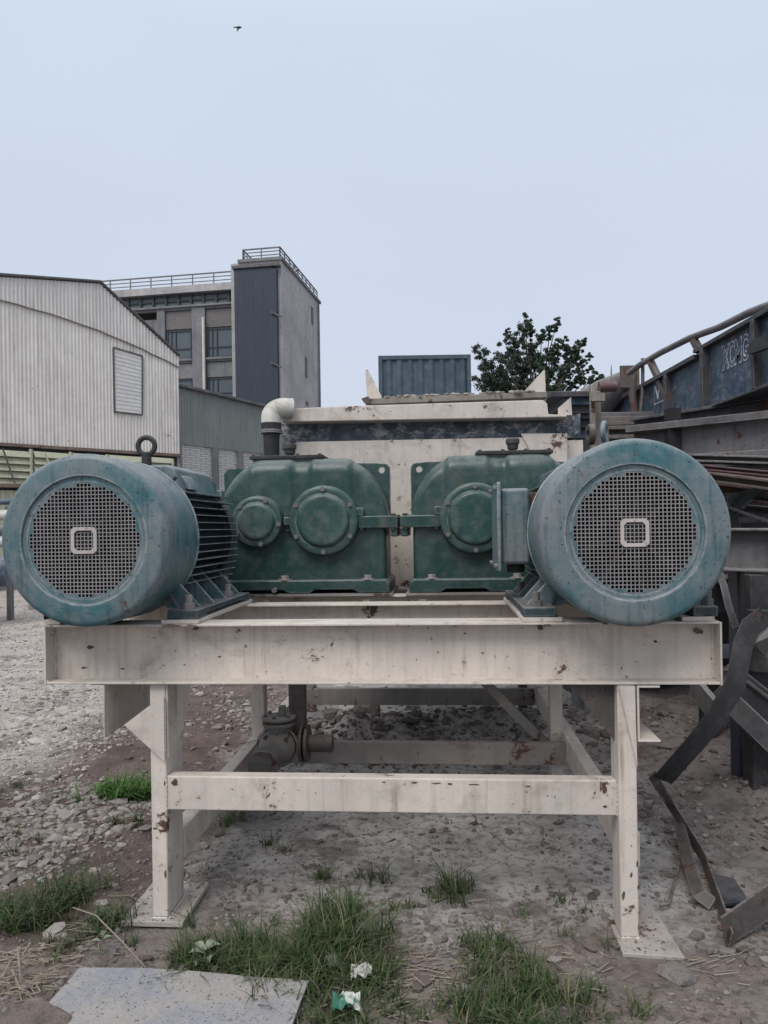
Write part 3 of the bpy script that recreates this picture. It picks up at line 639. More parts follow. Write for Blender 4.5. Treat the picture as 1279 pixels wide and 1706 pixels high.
# ------------------------------------------------------------------ gearboxes
def gearbox(ui, s, lab):
    T = thing('gearbox', lab, 'gearbox', (ui+s*.47, 1.36, 1.1635), True)
    g, gl = M['green'], M['greenlt']
    U_ = lambda a: ui + s*a
    def xb(a0, a1): return sorted((U_(a0), U_(a1)))
    x0, x1 = xb(.02, .935)
    MB().box(x0, x1, 1.17, 1.55, 1.205, 1.545).build('lower_housing', g, T, bevel=.022, seg=4)
    x0, x1 = xb(.0, .955)
    # foot flange with cut-outs under it
    pr_ = [(U_(0),1.165),(U_(.0),1.214),(U_(.02),1.234),(U_(.935),1.234),(U_(.955),1.214),(U_(.955),1.165),(U_(.80),1.165),(U_(.77),1.183),(U_(.56),1.183),(U_(.53),1.165),(U_(.42),1.165),(U_(.39),1.183),(U_(.19),1.183),(U_(.16),1.165)]
    MB().extr(pr_, 'y', 1.095, 1.62).build('foot_flange', g, T, bevel=.006, seg=3)
    x0, x1 = xb(-.045, .165); 
    MB().box(x0, x1, 1.135, 1.585, 1.502, 1.566).build('split_flange', g, T, bevel=.006, seg=3)
    x0, x1 = xb(-.042, -.006); MB().box(x0, x1, 1.15, 1.57, 1.455, 1.5015).build('flange_lug', g, T, bevel=.008, seg=3)
    x0, x1 = xb(.51, .56); MB().box(x0, x1, 1.135, 1.585, 1.524, 1.568).build('split_flange', g, T, bevel=.005)
    x0, x1 = xb(.83, .995); MB().box(x0, x1, 1.135, 1.585, 1.502, 1.566).build('split_flange', g, T, bevel=.006, seg=3)
    # rounded upper shell
    def shell(a0, a1, v0, v1, top, infl=0.0, bev=.04, name='upper_housing'):
        pts = []
        for k in range(0, 25):
            a = a0 + (a1-a0)*k/24
            if a < .25: z = 1.545 + (top-1.545)*math.sqrt(max(0, 1-((.25-a)/.245)**2))
            elif a > .70: z = 1.545 + (top-1.545)*math.sqrt(max(0, 1-((a-.70)/.245)**2))
            else: z = top
            pts.append((U_(a), z+infl))
        pts = [(U_(a0), 1.53)] + pts + [(U_(a1), 1.53)]
        return MB().extr(pts, 'y', v0, v1).build(name, g, T, bevel=bev, seg=5)
    tz = 1.872
    def prof(a):
        if a < .26: return 1.545 + (tz-1.545)*math.sqrt(max(0, 1-((.26-a)/.25)**2))
        if a > .68: return 1.545 + (tz-1.545)*math.sqrt(max(0, 1-((a-.68)/.255)**2))
        return tz
    # cross sections with rounded shoulders; lobes swell between seams
    def swell(a):
        k = 0.0
        for c0, c1 in ((.185,.435),(.505,.775)):
            e0 = min(1, max(0, (a-c0)/.03)); e1 = min(1, max(0, (c1-a)/.03)); k = max(k, min(e0, e1))
        return k*k*(3-2*k)
    av = [.01,.012,.018,.03,.045,.065,.09,.12,.15,.17,.185,.195,.205,.215,.225,.25,.30,.35,.40,.405,.415,.425,.435,.45,.47,.49,.505,.515,.525,.535,.58,.64,.70,.735,.745,.755,.765,.775,.80,.83,.86,.885,.905,.92,.928,.933,.935]
    vs, fs = [], []; nseg = 18
    for a in av:
        zt = prof(a) + .010*swell(a); y0 = 1.185 - .016*swell(a); y1 = 1.535
        r = min(.085, (zt-1.545)*.9 + .002)
        ring = [(U_(a), y0, 1.545)]
        for k in range(nseg//2): th = math.pi/2*k/(nseg//2-1); ring.append((U_(a), y0 + r - r*math.cos(th), zt - r + r*math.sin(th)))
        for k in range(nseg//2): th = math.pi/2*k/(nseg//2-1); ring.append((U_(a), y1 - r + r*math.sin(th), zt - r + r*math.cos(th)))
        ring.append((U_(a), y1, 1.545)); n_ = len(ring); vs += ring
    for i in range(len(av)-1):
        for k in range(n_-1): fs.append((i*n_+k, i*n_+k+1, (i+1)*n_+k+1, (i+1)*n_+k))
    fs += [tuple(range(n_)), tuple(range((len(av)-1)*n_, len(av)*n_))]
    MB().add(vs, fs).build('upper_housing', g, T, smooth=50)
    # bearing caps
    bm_ = MB().cyl((0,0,0),(0,-.8,0),1,6).mesh('bolt', M['boltg'])
    for ac, r0, r1, n6, ph in ((.345,.182,.134,6,.5),(.70,.134,.094,5,.9)):
        O = (U_(ac), 0, 1.545)
        MB().lathe([(r0+.004,1.20),(r0+.004,1.145),(r0,1.140)], O, 'y', 72, capends=False).build('bearing_boss', g, T, smooth=40)
        fl = MB().lathe([(r0-.002,1.141),(r0,1.138),(r0,1.118),(r0-.006,1.112),(r1+.014,1.110),(r1+.010,1.112),(r1+.004,1.106),(r1,1.094),(r1-.008,1.088),(r1-.02,1.0885),(.0,1.0865)], O, 'y', 72).build('bearing_cap', gl, T, smooth=45)
        for k in range(n6):
            th = 2*math.pi*(k+ph)/n6; rb = (r0+r1)/2+.006
            piece('bolt', bm_, fl, (U_(ac)+rb*math.cos(th), 1.112, 1.545+rb*math.sin(th)), (0, rnd.uniform(0,1), 0), .0135)
    # lifting lug
    o_ = [(U_(a), z) for a, z in ((.005,1.566),(.005,1.835),(.022,1.856),(.10,1.862),(.26,1.862),(.26,1.566))]
    if s < 0: o_ = o_[::-1]
    MB().holed(o_, (U_(.052), 1.822), .0165, 1.352, 1.374).build('lifting_lug', g, T, bevel=.002)
    o_ = [(U_(a), z) for a, z in ((.94,1.566),(.94,1.82),(.92,1.845),(.70,1.85),(.70,1.566))]
    MB().extr(o_, 'y', 1.352, 1.374).build('lifting_lug', g, T)
    # inspection cover + breather
    x0, x1 = xb(.36, .765)
    ic = MB().box(x0, x1, 1.235, 1.49, 1.884, 1.904).build('inspection_cover', M['black'], T, bevel=.003)
    MB().box(x0+.02, x1-.02, 1.25, 1.475, 1.86, 1.884).build('cover_neck', g, T)
    hb = MB().cyl((0,0,0),(0,0,.7),1,6).mesh('bolt', M['black'])
    for x in np.linspace(x0+.02, x1-.02, 4):
        for v in (1.25, 1.475): piece('bolt', hb, ic, (x, v, 1.904), (0,0,rnd.uniform(0,1)), .010)
    MB().lathe([(0,1.904),(.020,1.904),(.020,1.918),(.029,1.922),(.031,1.948),(.037,1.950),(.038,1.972),(.033,1.979),(0,1.980)], (U_(.565), 1.36, 0), 'z', 28).build('breather', M['black'], T, smooth=40)
    # foot bolts and ear bolts
    fb_ = MB().lathe([(1.7,0),(1.7,.18),(1.05,.2)], (0,0,0), 'z', 20, capends=True).mesh('washer', M['boltb'], smooth=40)
    hd = MB().cyl((0,0,.2),(0,0,1.1),1,6).mesh('bolt', M['boltb'])
    for a in (.115, .555, .88):
        for v in (1.125, 1.60):
            w = piece('washer', fb_, T, (U_(a), v, 1.234), (0,0,rnd.uniform(0,1)), .021)
            q = bpy.data.objects.new('bolt', hd); COL.objects.link(q); q.parent = w
    for a in (-.02, .145, .535, .86, .975):
        for v in (1.15, 1.57):
            w = piece('bolt', hb, T, (U_(a), v, 1.566), (0,0,rnd.uniform(0,1)), .015)
            piece('bolt', hb, T, (U_(a), v, 1.491), (0,0,rnd.uniform(0,1)), .015)
    x0, x1 = xb(.135, .175); MB().box(x0, x1, 1.13, 1.17, 1.566, 1.61).build('flange_block', g, T, bevel=.004)
    if s < 0:
        for pg in ([(464,770),(468,772),(467,782),(471,790),(468,800),(463,797),(465,786),(462,779)], [(467,799),(473,801),(471,812),(474,820),(470,829),(466,827),(468,814)], [(461,795),(464,800),(462,811),(460,804)]):
            qq = [FP(a_+9, 792+(b_-770)*.72, 1.184) for a_, b_ in pg]
            MB().extr([(p_.x, p_.z) for p_ in qq], 'y', 1.1835, 1.187).build('flaked_patch', M['boltb'] if pg[0][0] > 462 else M['rusty'], T, label='pale flaked paint patch between the two lobes')
    MB().cyl((U_(.60), 1.092, 1.185), (U_(.60), 1.06, 1.185), .014, 6).build('drain_plug', M['boltg'], T)
GL = gearbox(-.015, -1, 'dark green gearbox left of centre showing two round bearing caps')
gearbox(.088, 1, 'dark green gearbox right of centre half hidden by terminal box and motor')

# ------------------------------------------------------------------ mixer tank
T = thing('mixer_tank', 'cream and slate painted concrete mixer tank crusted with mortar behind the gearboxes', 'concrete mixer', (.15, 2.6, .9), True)
v = 1.85
def q(px, py, vv=v): p = FP(px, py, vv); return (p.x, p.z)
bd_ = [q(497,736), q(944,727), q(946,800), (q(946,800)[0], 1.12), (q(480,800)[0], 1.12), q(480,760), q(482,742)]
MB().extr(bd_, 'y', v, 3.7).build('body', M['tank'], T, bevel=.006)
MB().extr([q(868,722.5,1.84), q(945,722,1.84), q(945,790,1.84), q(905,790,1.84)], 'y', 1.838, 1.8485).build('patch_plate', M['tank'], T, label='cleaner pale plate on the right of the tank front')
MB().extr([q(468,700,1.9), q(960,694,1.9), q(960,729,1.9), q(948,730,1.9), q(500,742,1.9), q(484,750,1.9), q(470,750,1.9)], 'y', 1.90, 3.6).build('dark_band', M['tankband'], T, bevel=.004)
MB().extr([q(476,681,1.78), q(560,677,1.78), q(905,666,1.78), q(912,672,1.78), q(914,690,1.78), q(945,691,1.78), q(945,695,1.78), q(470,703,1.78)], 'y', 1.78, 3.75).build('rim', M['tank'], T, bevel=.006)
MB().extr([q(610,664,2.2), q(912,652,2.2), q(912,662,2.2), q(610,674,2.2)], 'y', 2.2, 3.3).build('ledge', M['crust'], T, bevel=.004)
MB().extr([q(930,680,1.85), q(951,662,1.85), q(953,692,1.85), q(930,692,1.85)], 'y', 1.84, 1.86).build('gusset', M['tank'], T)
MB().extr([q(609,617,2.3), q(613,616,2.3), q(636,660,2.3), q(634,668,2.3), q(612,668,2.3)], 'y', 2.30, 2.32).build('upright_bracket', M['tank'], T, label='left pointed bracket on the tank rim')
MB().extr([q(908,614,2.3), q(910,668,2.3), q(868,668,2.3), q(870,656,2.3)], 'y', 2.30, 2.32).build('upright_bracket', M['tank'], T, label='right triangular bracket on the tank rim')
MB().extr([q(602,664,2.1), q(614,660,2.1), q(616,671,2.1), q(608,671,2.1)], 'y', 2.1, 2.2).build('clamp', M['rusty'], T)
MB().extr([q(952,692,1.9), q(966,690,1.9), q(966,722,1.9), q(956,728,1.9)], 'y', 1.88, 3.0).build('side_box', M['tankband'], T)
MB().box(q(950,800)[0]-.03, q(975,800)[0], 1.9, 2.6, 1.2, q(950,732)[1]).build('side_box', M['tank'], T)
cv, cf = [], []
crust = MB()
for k in range(60):                                   # mortar lumps along the ledge
    px = nr.uniform(640, 890); p = FP(px, 664-(px-610)*.04 - 1, nr.uniform(1.9, 2.4)); r = nr.uniform(.006, .02)
    vv_ = IV*(1+nr.uniform(-.3,.3,(12,1)))*np.array([1.6,1,.6])*r + np.array(p)
    crust.add(vv_.tolist(), IF.tolist())
crust.build('mortar_crumbs', M['crust'], T)['kind'] = 'stuff'
# standpipe
T = thing('standpipe', 'white elbow pipe on a black rubber hose left of the mixer tank', 'pipe', (-.78, 1.75, 1.145), True)
p0 = FP(452, 700, 1.72); pts = []
rb = .075
for k in range(9):
    th = math.pi/2*k/8; pts.append((p0.x + rb*(1-math.cos(th)), 1.72 + .02*math.sin(th), p0.z + .02 + rb*math.sin(th)*.75))
MB().tube([(p0.x, 1.72, p0.z-.02)] + pts + [(pts[-1][0]+.05, 1.76, pts[-1][2])], .060, 20).build('elbow', M['pvc'], T, smooth=60)
MB().lathe([(.0,-.55),(.046,-.55),(.048,-.10),(.052,-.06),(.060,-.055),(.062,.0),(.058,.004),(0,.004)], (p0.x, 1.72, p0.z-.02), 'z', 28).build('rubber_hose', M['rubber'], T, smooth=40)
MB().lathe([(.0625,-.062),(.066,-.06),(.066,-.042),(.0625,-.04)], (p0.x, 1.72, p0.z-.02), 'z', 28, closed=True).build('clamp_ring', M['grsteel'], T, smooth=40)
# gate valve under the stand
T = thing('gate_valve', 'rusty cast iron valve with open pipe mouth inside the stand', 'valve', (-.72, 1.1, .1), True)
vv = 1.05
c0 = FP(462, 1243, vv); I_ = M['iron']
MB().lathe([(0,-.085),(.035,-.085),(.065,-.06),(.088,-.03),(.10,0),(.088,.03),(.06,.06),(0,.07)], c0, 'y', 40).build('valve_body', I_, T, smooth=50)
MB().lathe([(.105,-.012),(.109,-.008),(.109,.01),(.105,.014)], c0, 'y', 40, closed=True).build('body_rib', I_, T, smooth=50)
m0, m1 = FP(438, 1277, vv-.22), FP(455, 1250, vv-.03)
d_ = (Vector(m1)-Vector(m0))
hn = MB().tube([m0+d_*.02, m0, m0-d_*.0+Vector((0,-.0,0)), m0+d_*1.0], [.060,.076,.078,.066], 28, False); hn.build('pipe_mouth', I_, T, smooth=50)
MB().cyl(m0+d_*.05, m0+d_*.5, .0615, 24).build('mouth_shade_plug', M['rubber'], T)  # black plug painted as the shade inside the open mouth
for k in range(5): a = m0+d_*(.06+.12*k); MB().tube([a, a+d_*.05], [.0805,.0805], 28, False).build('thread_ring', I_, T, smooth=50)
t0 = FP(472, 1198, vv)
MB().lathe([(0,.0),(.085,.0),(.088,.004),(.088,.014),(.075,.018),(0,.018)], (c0.x+.01, vv, t0.z), 'z', 32).build('top_flange', I_, T, smooth=40)
MB().lathe([(0,-.03),(.082,-.03),(.085,-.026),(.085,-.014),(.05,-.010),(0,-.01)], (c0.x+.01, vv, t0.z), 'z', 32).build('top_flange', I_, T, smooth=40)
MB().lathe([(.05,-.12),(.045,-.03)], (c0.x+.01, vv, t0.z), 'z', 24).build('valve_neck', I_, T, smooth=40)
MB().box(c0.x+.012, c0.x+.046, vv-.02, vv+.02, t0.z+.018, t0.z+.07).build('stem', I_, T, bevel=.004)
for k in range(6):
    th = k*math.pi/3+.4; MB().cyl((c0.x+.01+.07*math.cos(th), vv+.07*math.sin(th), t0.z+.018), (c0.x+.01+.07*math.cos(th), vv+.07*math.sin(th), t0.z+.03), .010, 6).build('bolt', M['rusty'], T)
for k in range(4):
    th = k*math.pi/2+.7; MB().cyl((c0.x+.075*math.cos(th), vv-.06, c0.z+.075*math.sin(th)), (c0.x+.075*math.cos(th), vv-.02, c0.z+.075*math.sin(th)), .011, 6).build('bolt', M['rusty'], T)
f0 = FP(505, 1238, vv+.1)
MB().cyl((c0.x+.05, vv+.06, f0.z), (f0.x, vv+.1, f0.z), .05, 24).build('side_pipe', I_, T, smooth=40)
for dx in (-.012, .016): MB().cyl((f0.x+dx, vv+.1, f0.z), (f0.x+dx+.016, vv+.1, f0.z), .098, 36).build('pipe_flange', M['rusty'], T, bevel=.003)
MB().cyl((f0.x+.033, vv+.1, f0.z), (f0.x+.16, vv+.1, f0.z), .045, 24).build('side_pipe', M['rusty'], T, smooth=40)
pp = FP(496, 1160, vv+.12)
MB().cyl((pp.x, vv+.12, f0.z+.02), (pp.x, vv+.12, 1.1), .048, 24).build('riser_pipe', M['rusty'], T, smooth=40)

# ------------------------------------------------------------------ left shed
def vert_line(px, Y): p = W(px, 885, Y); return Vector((p.x, p.y, 0))
def wavy(o0, o1, zb, zt, pitch, amp, nrm, mb):      # corrugated sheet between plan points, bottom/top as functions of distance
    d = (o1-o0); Ln = d.length; d = d/Ln; n = max(2, int(Ln/pitch*4)); vs = []
    pat = [0, 0, 1, 1]
    for i in range(n+1):
        s = Ln*i/n; k = pat[i % 4]; p = o0 + d*s + nrm*(amp*k)
        vs += [(p.x, p.y, zb(s)), (p.x, p.y, zt(s))]
    mb.add(vs, [(2*i, 2*i+2, 2*i+3, 2*i+1) for i in range(n)])
T = thing('white_shed', 'large white corrugated shed with a peaked roof and a shuttered window', 'shed', vert_line(0, 20))
A = vert_line(0, 20.0); Bp = vert_line(301.5, 24.3); dAB = (Bp-A).normalized(); Ltot = (Bp-A).length
nrm = Vector((dAB.y, -dAB.x, 0)); 
ext = 5.0; A0 = A - dAB*ext
def top(s):     # s from A0
    k = s - ext
    P0, P1, P2 = 8.35, 8.86, 7.12; sp = Ltot*.52
    if k < 0: return 8.40 + k*.12
    if k < sp: return P0 + (P1-P0)*k/sp
    return P1 + (P2-P1)*(k-sp)/(Ltot-sp)
def seam(s):
    k = s - ext; a, b_, c2 = 7.75, 7.52, 6.78
    x = k/Ltot
    if x < 0: return 7.75 + x*.2
    return a - .15*x - .80*x*x
def seam_z(s):
    return seam(s)
zbot = lambda s: 3.86 + .02*(s-ext)
n_sh = 14; tot = ext + Ltot; w_ = tot/n_sh
for k in range(n_sh):
    s0, s1 = k*w_, (k+1)*w_
    m1_ = MB(); wavy(A0+dAB*s0, A0+dAB*s1, lambda s, s0=s0: zbot(s0+s), lambda s, s0=s0: seam(s0+s)+.1, .105, .032, nrm, m1_); m1_.build('wall_sheet', M['shed'], T, fix=False)
    m2_ = MB(); wavy(A0+dAB*s0+nrm*.03, A0+dAB*s1+nrm*.03, lambda s, s0=s0: seam(s0+s)-.02+.015*math.sin(9*s), lambda s, s0=s0: top(s0+s), .105, .032, nrm, m2_); m2_.build('wall_sheet', M['shedtop'], T, fix=False)
back = Vector((-nrm.x, -nrm.y, 0))
rp_ = [0, ext, ext+Ltot*.52, tot]
for i in range(3):
    a, b = A0+dAB*rp_[i], A0+dAB*rp_[i+1]; za, zb_ = top(rp_[i]), top(rp_[i+1])
    q_ = [Vector((a.x,a.y,za+.04)), Vector((b.x,b.y,zb_+.04))]; fr = nrm*.12
    MB().add([q_[0]+fr, q_[1]+fr, q_[1]+back*18, q_[0]+back*18, q_[0]+fr+Vector((0,0,.05)), q_[1]+fr+Vector((0,0,.05)), q_[1]+back*18+Vector((0,0,.05)), q_[0]+back*18+Vector((0,0,.05))],
             [(0,3,2,1),(4,5,6,7),(0,1,5,4),(1,2,6,5),(2,3,7,6),(3,0,4,7)]).build('roof_panel', M['trim'], T)
m_ = MB(); wavy(Bp, Bp+back*18, lambda s: 0, lambda s: 7.1, .105, .02, dAB, m_); m_.build('side_wall', M['shed'], T, fix=False)
MB().add([(A0+dAB*.05+back*.15)+Vector((0,0,z)) for z in (0, 6)] + [(Bp+back*.15)+Vector((0,0,z)) for z in (6, 0)], [(0,1,2,3)]).build('inner_wall', M['trim'], T)
# bottom rusty rail
MB().bar(A0+Vector((0,0,3.84)), Bp+Vector((0,0,3.84+.02*Ltot)), .12, .09).build('sill_rail', M['rustbrown'], T)
MB().tube([A0+dAB*s+nrm*.06+Vector((0,0,seam(s)-.01+.012*math.sin(5*s))) for s in np.linspace(0, tot, 24)], .016, 5).build('seam_edge', M['rustbrown'], T)
# shuttered window
def onwall(px, py, off=.05):
    # intersect picture ray with the wall plane
    r = W(px, py, 1.0)-Vector((0,0,EYE)); t_ = (A+nrm*off).dot(nrm)/ (r.dot(nrm)); return Vector((r.x*t_, r.y*t_, EYE+r.z*t_))
a, b, c, d = onwall(189,579), onwall(237,593), onwall(237,691), onwall(191,686)
s_a = (a-A0).dot(dAB); s_b = (b-A0).dot(dAB)
fr_ = MB()
for p_, q_ in ((a,b),(b,c),(c,d),(d,a)): fr_.bar(p_, q_, .045, .05, nrm)
wf = fr_.build('window_frame', M['trim'], T)
for k in range(16):
    f0_, f1_ = k/16, (k+.985)/16
    l0, l1 = a.lerp(d, f0_), a.lerp(d, f1_); r0, r1_ = b.lerp(c, f0_), b.lerp(c, f1_)
    MB().add([l0, r0, r1_+nrm*.010, l1+nrm*.010, l0-nrm*.03, r0-nrm*.03, r1_-nrm*.03, l1-nrm*.03], [(0,1,2,3),(0,4,5,1),(3,2,6,7),(0,3,7,4),(1,5,6,2)]).build('shutter_slat', M['shutter'], wf)
MB().box(0,0.01,0,0.01,0,0.01)
# lower green wall of the shed
T = thing('green_shed_wall', 'pale green wall of horizontal louvres over upright corrugated sheets below the white shed', 'fence', vert_line(0, 19.9))
o_ = nrm*.12
for k in range(9):
    s0 = 2.5 + k*1.12; s1 = s0 + 1.08
    if s1 > tot+.3: break
    for r_ in range(5):
        z1 = 3.74 - r_*.19 + .02*(s0-ext); z0 = z1-.165
        p, q2 = A0+dAB*s0+o_, A0+dAB*s1+o_
        MB().add([p+Vector((0,0,z1)), q2+Vector((0,0,z1)), q2+nrm*.10+Vector((0,0,z0)), p+nrm*.10+Vector((0,0,z0)), p+nrm*.02+Vector((0,0,z0-.012)), q2+nrm*.02+Vector((0,0,z0-.012))],
                 [(0,1,2,3),(3,2,5,4)]).build('louvre', M['fence'], T, fix=False)
    pa = A0+dAB*(s1+.02)+o_
    MB().box(pa.x-.03, pa.x+.03, pa.y-.13, pa.y-.03, 0.1, 3.8).build('mullion', M['fence'], T)
    if k in (1, 2, 3): MB().bar(A0+dAB*(s0+.25)+nrm*.28+Vector((0,0,3.75)), A0+dAB*(s0+.55)+nrm*.28+Vector((0,0,2.85)), .03, .035).build('loose_strut', M['fence'] if k != 2 else M['trim'], T)
MB().bar(A0+dAB*2.0+nrm*.26+Vector((0,0,2.72)), Bp+nrm*.26+Vector((0,0,2.9)), .12, .10).build('mid_rail', M['rustbrown'], T)
for k in range(12):
    s0 = 2.0+k*.9
    if s0+.86 > tot: break
    m_ = MB(); wavy(A0+dAB*s0+o_, A0+dAB*(s0+.88)+o_, lambda s: 0.35, lambda s: 2.66, .20, .05, nrm, m_); m_.build('wall_sheet', M['fence'], T, fix=False)
MB().bar(A0+dAB*2.0+nrm*.3+Vector((0,0,1.95)), Bp+nrm*.3+Vector((0,0,2.0)), .05, .05).build('low_rail', M['pvc'], T)
MB().bar(A0+dAB*2.0+nrm*.05+Vector((0,0,.17)), Bp+nrm*.05+Vector((0,0,.17)), .2, .40).build('plinth', M['conc'], T)

# green-grey wing
T = thing('grey_sheet_wing', 'low grey green corrugated wing with a white brick base beside the white shed', 'shed', vert_line(300, 25))
A2, B2 = vert_line(299, 25), vert_line(478, 30); d2 = (B2-A2).normalized(); L2 = (B2-A2).length; n2_ = Vector((d2.y,-d2.x,0))
for k in range(5):
    s0 = L2*k/5; m_ = MB(); wavy(A2+d2*s0, A2+d2*(s0+L2/5), lambda s, s0=s0: 4.42, lambda s, s0=s0: 6.30-.02*(s0+s), .13, .03, n2_, m_); m_.build('wall_sheet', M['gsheet'], T, fix=False)
MB().sweep([(.1,0),(-2.5,-.1),(-2.5,-.02),(.1,.08)], A2+Vector((0,0,6.3)), B2+Vector((0,0,6.17))).build('roof', M['trim'], T)
MB().bar(A2+n2_*.16+Vector((0,0,6.36)), B2+n2_*.16+Vector((0,0,6.23)), .06, .08).build('roof_edge', M['grsteel'], T)
m_ = MB(); m_.add([A2-n2_*.04, B2-n2_*.04, B2-n2_*.04+Vector((0,0,4.5)), A2-n2_*.04+Vector((0,0,4.5)), A2-n2_*.3, B2-n2_*.3, B2-n2_*.3+Vector((0,0,6.2)), A2-n2_*.3+Vector((0,0,6.2))], [(0,1,2,3),(4,5,6,7)]); m_.build('brick_base', M['whitebrick'], T, fix=False)
for s in (.05, 1.8, 3.1, 4.5): p = A2+d2*s; MB().box(p.x-.09, p.x+.09, p.y-.16, p.y+.05, 0, 4.41).build('pier', M['conc'], T)

# ------------------------------------------------------------------ grey building
T = thing('grey_building', 'tall grey concrete building with navy clad tower and rooftop railings', 'building', vert_line(475, 43))
C0 = vert_line(475, 43.0); C1 = vert_line(537.5, 51.5); ds = (C1-C0).normalized(); df = Vector((-ds.y, ds.x, 0))
if df.x > 0: df = -df            # facade runs left from the tower corner
H_ = Vector((0,0,1))
def plan(a, b): return C0 + df*a + ds*b      # a: left along facade, b: back
def pbox(a0, a1, b0, b1, z0, z1, name, mat, parent, **k):
    c_4 = [plan(a0,b0), plan(a1,b0), plan(a1,b1), plan(a0,b1)]
    return MB().add([p+H_*z0 for p in c_4]+[p+H_*z1 for p in c_4], [(0,1,2,3),(4,7,6,5),(0,4,5,1),(1,5,6,2),(2,6,7,3),(3,7,4,0)]).build(name, mat, parent, **k)
def onfac(px, py, b=0.0):        # picture ray meets the facade plane at depth b
    r = W(px, py, 1.0)-Vector((0,0,EYE)); t_ = (C0+ds*b).dot(ds)/r.dot(ds); P_ = Vector((r.x*t_, r.y*t_, EYE+r.z*t_)); return (P_-C0).dot(df), P_.z
Dp = (C1-C0).length
ztw = onfac(470, 433)[1]
def zside(px, py):
    nn = Vector((ds.y,-ds.x,0)); r = W(px, py, 1.0)-Vector((0,0,EYE)); t_ = C0.dot(nn)/r.dot(nn); P_ = Vector((r.x*t_, r.y*t_, EYE+r.z*t_)); return (P_-C0).dot(ds), P_.z
aT, _ = onfac(401, 433); aCl, zcl = onfac(390, 447, -.3)
fb0 = .8                          # main facade set back behind the tower front
a_l = onfac(60, 470, fb0)[0]; zf = onfac(380, 469, fb0)[1]
# tower
pbox(0, aT+.6, 0, Dp, 0, ztw, 'tower', M['conclt'], T)
pbox(-.12, aT+.15, -.12, Dp+.1, ztw, ztw+.18, 'tower_coping', M['conc'], T)
# cladding
cl = pbox(onfac(455,500,-.3)[0], aCl, -.30, -.02, 0, zcl-.05, 'cladding', M['clad'], T)
aa, ab = onfac(453, 500, -.3)[0], aCl
nrib = 13
for k in range(nrib):
    x0 = aa + (ab-aa)*k/nrib; w = (ab-aa)/nrib
    pbox(x0+w*.02, x0+w*.98, -.318, -.302, 0, zcl-.1, 'cladding_panel', M['clad'], cl)
pbox(onfac(466,447,-.3)[0], ab+.1, -.42, -.02, zcl-.05, zcl+.1, 'cladding_cap', M['trim'], cl)
pbox(onfac(464,500)[0], onfac(456,500)[0], -.36, -.03, 0, zcl-.2, 'corner_duct', M['clad'], T)
for py in (528, 612): 
    a0, z0 = onfac(470, py, -.4); a1, z1 = onfac(452, py-8, -.4); MB().bar(plan(a0,-.45)+H_*z0, plan(a1,-.45)+H_*z1, .08, .08).build('duct_bracket', M['trim'], T)
# main block: frame of piers and beams in front of the wall
mb_ = pbox(aT+.62, a_l+8, fb0+.25, Dp+2, 0, zf-1.9, 'main_block', M['conc'], T)
def fpx(px, b): return onfac(px, 560, b)[0]
def fz(py, px=365): return onfac(px, py, fb0)[1]
for x0, x1 in ((320,342),(262,275),(388,400),(205,222),(150,165)):
    pbox(fpx(x1,fb0), fpx(x0,fb0), fb0, fb0+.24, 0, fz(505), 'pier', M['conc'], T)
for y0, y1 in ((595,601),(505,512),(668,676)):
    pbox(fpx(388,fb0), fpx(120,fb0), fb0+.06, fb0+.24, fz(y1), fz(y0), 'floor_band', M['conc'], T)
for x0, x1 in ((275,320),(342,388)):
    pbox(fpx(x1,fb0)+.02, fpx(x0,fb0)-.02, fb0+.14, fb0+.245, fz(543), fz(513), 'infill_panel', M['infill'], T)
    pbox(fpx(x1,fb0)+.02, fpx(x0,fb0)-.02, fb0+.14, fb0+.245, fz(627), fz(602), 'infill_panel', M['conc'], T)
def win(x0, x1, y0, y1):
    a0, a1, z0, z1 = fpx(x1,fb0), fpx(x0,fb0), fz(y1), fz(y0); f = .07
    w = MB()
    def add(a, b, c_z, d_z):
        cc = [plan(a,fb0+.10), plan(b,fb0+.10), plan(b,fb0+.2), plan(a,fb0+.2)]
        w.add([p+H_*c_z for p in cc]+[p+H_*d_z for p in cc], [(0,1,2,3),(4,7,6,5),(0,4,5,1),(1,5,6,2),(2,6,7,3),(3,7,4,0)])
    ws = a1-a0
    for a in (a0, a1-f, a0+ws*.62, a0+ws*.8): add(a, a+f, z0, z1)
    for z in (z0, z1-f, z0+(z1-z0)*.33): add(a0+.001, a1-.001, z+.001, z+f-.001)
    wo_ = w.build('window', M['wframe'], T)
    for e0, e1 in ((0,.62),(.62,.8),(.8,1)):
        for g0, g1 in ((0,.33),(.33,1)):
            cc = [plan(a0+ws*e0+.03, fb0+.165), plan(a0+ws*e1, fb0+.165)]; za, zb2 = z0+(z1-z0)*g0+.02, z0+(z1-z0)*g1
            MB().add([cc[0]+H_*za, cc[1]+H_*za, cc[1]+H_*zb2, cc[0]+H_*zb2], [(0,1,2,3)]).build('pane', M['glass'], wo_)
    pbox(a0-.05, a1+.05, fb0-.05, fb0+.13, z0-.14, z0-.01, 'sill', M['conc'], wo_)
for x0, x1 in ((277,318),(345,388)):
    for y0, y1 in ((546,594),(629,668),(712,750)): win(x0, x1, y0, y1)
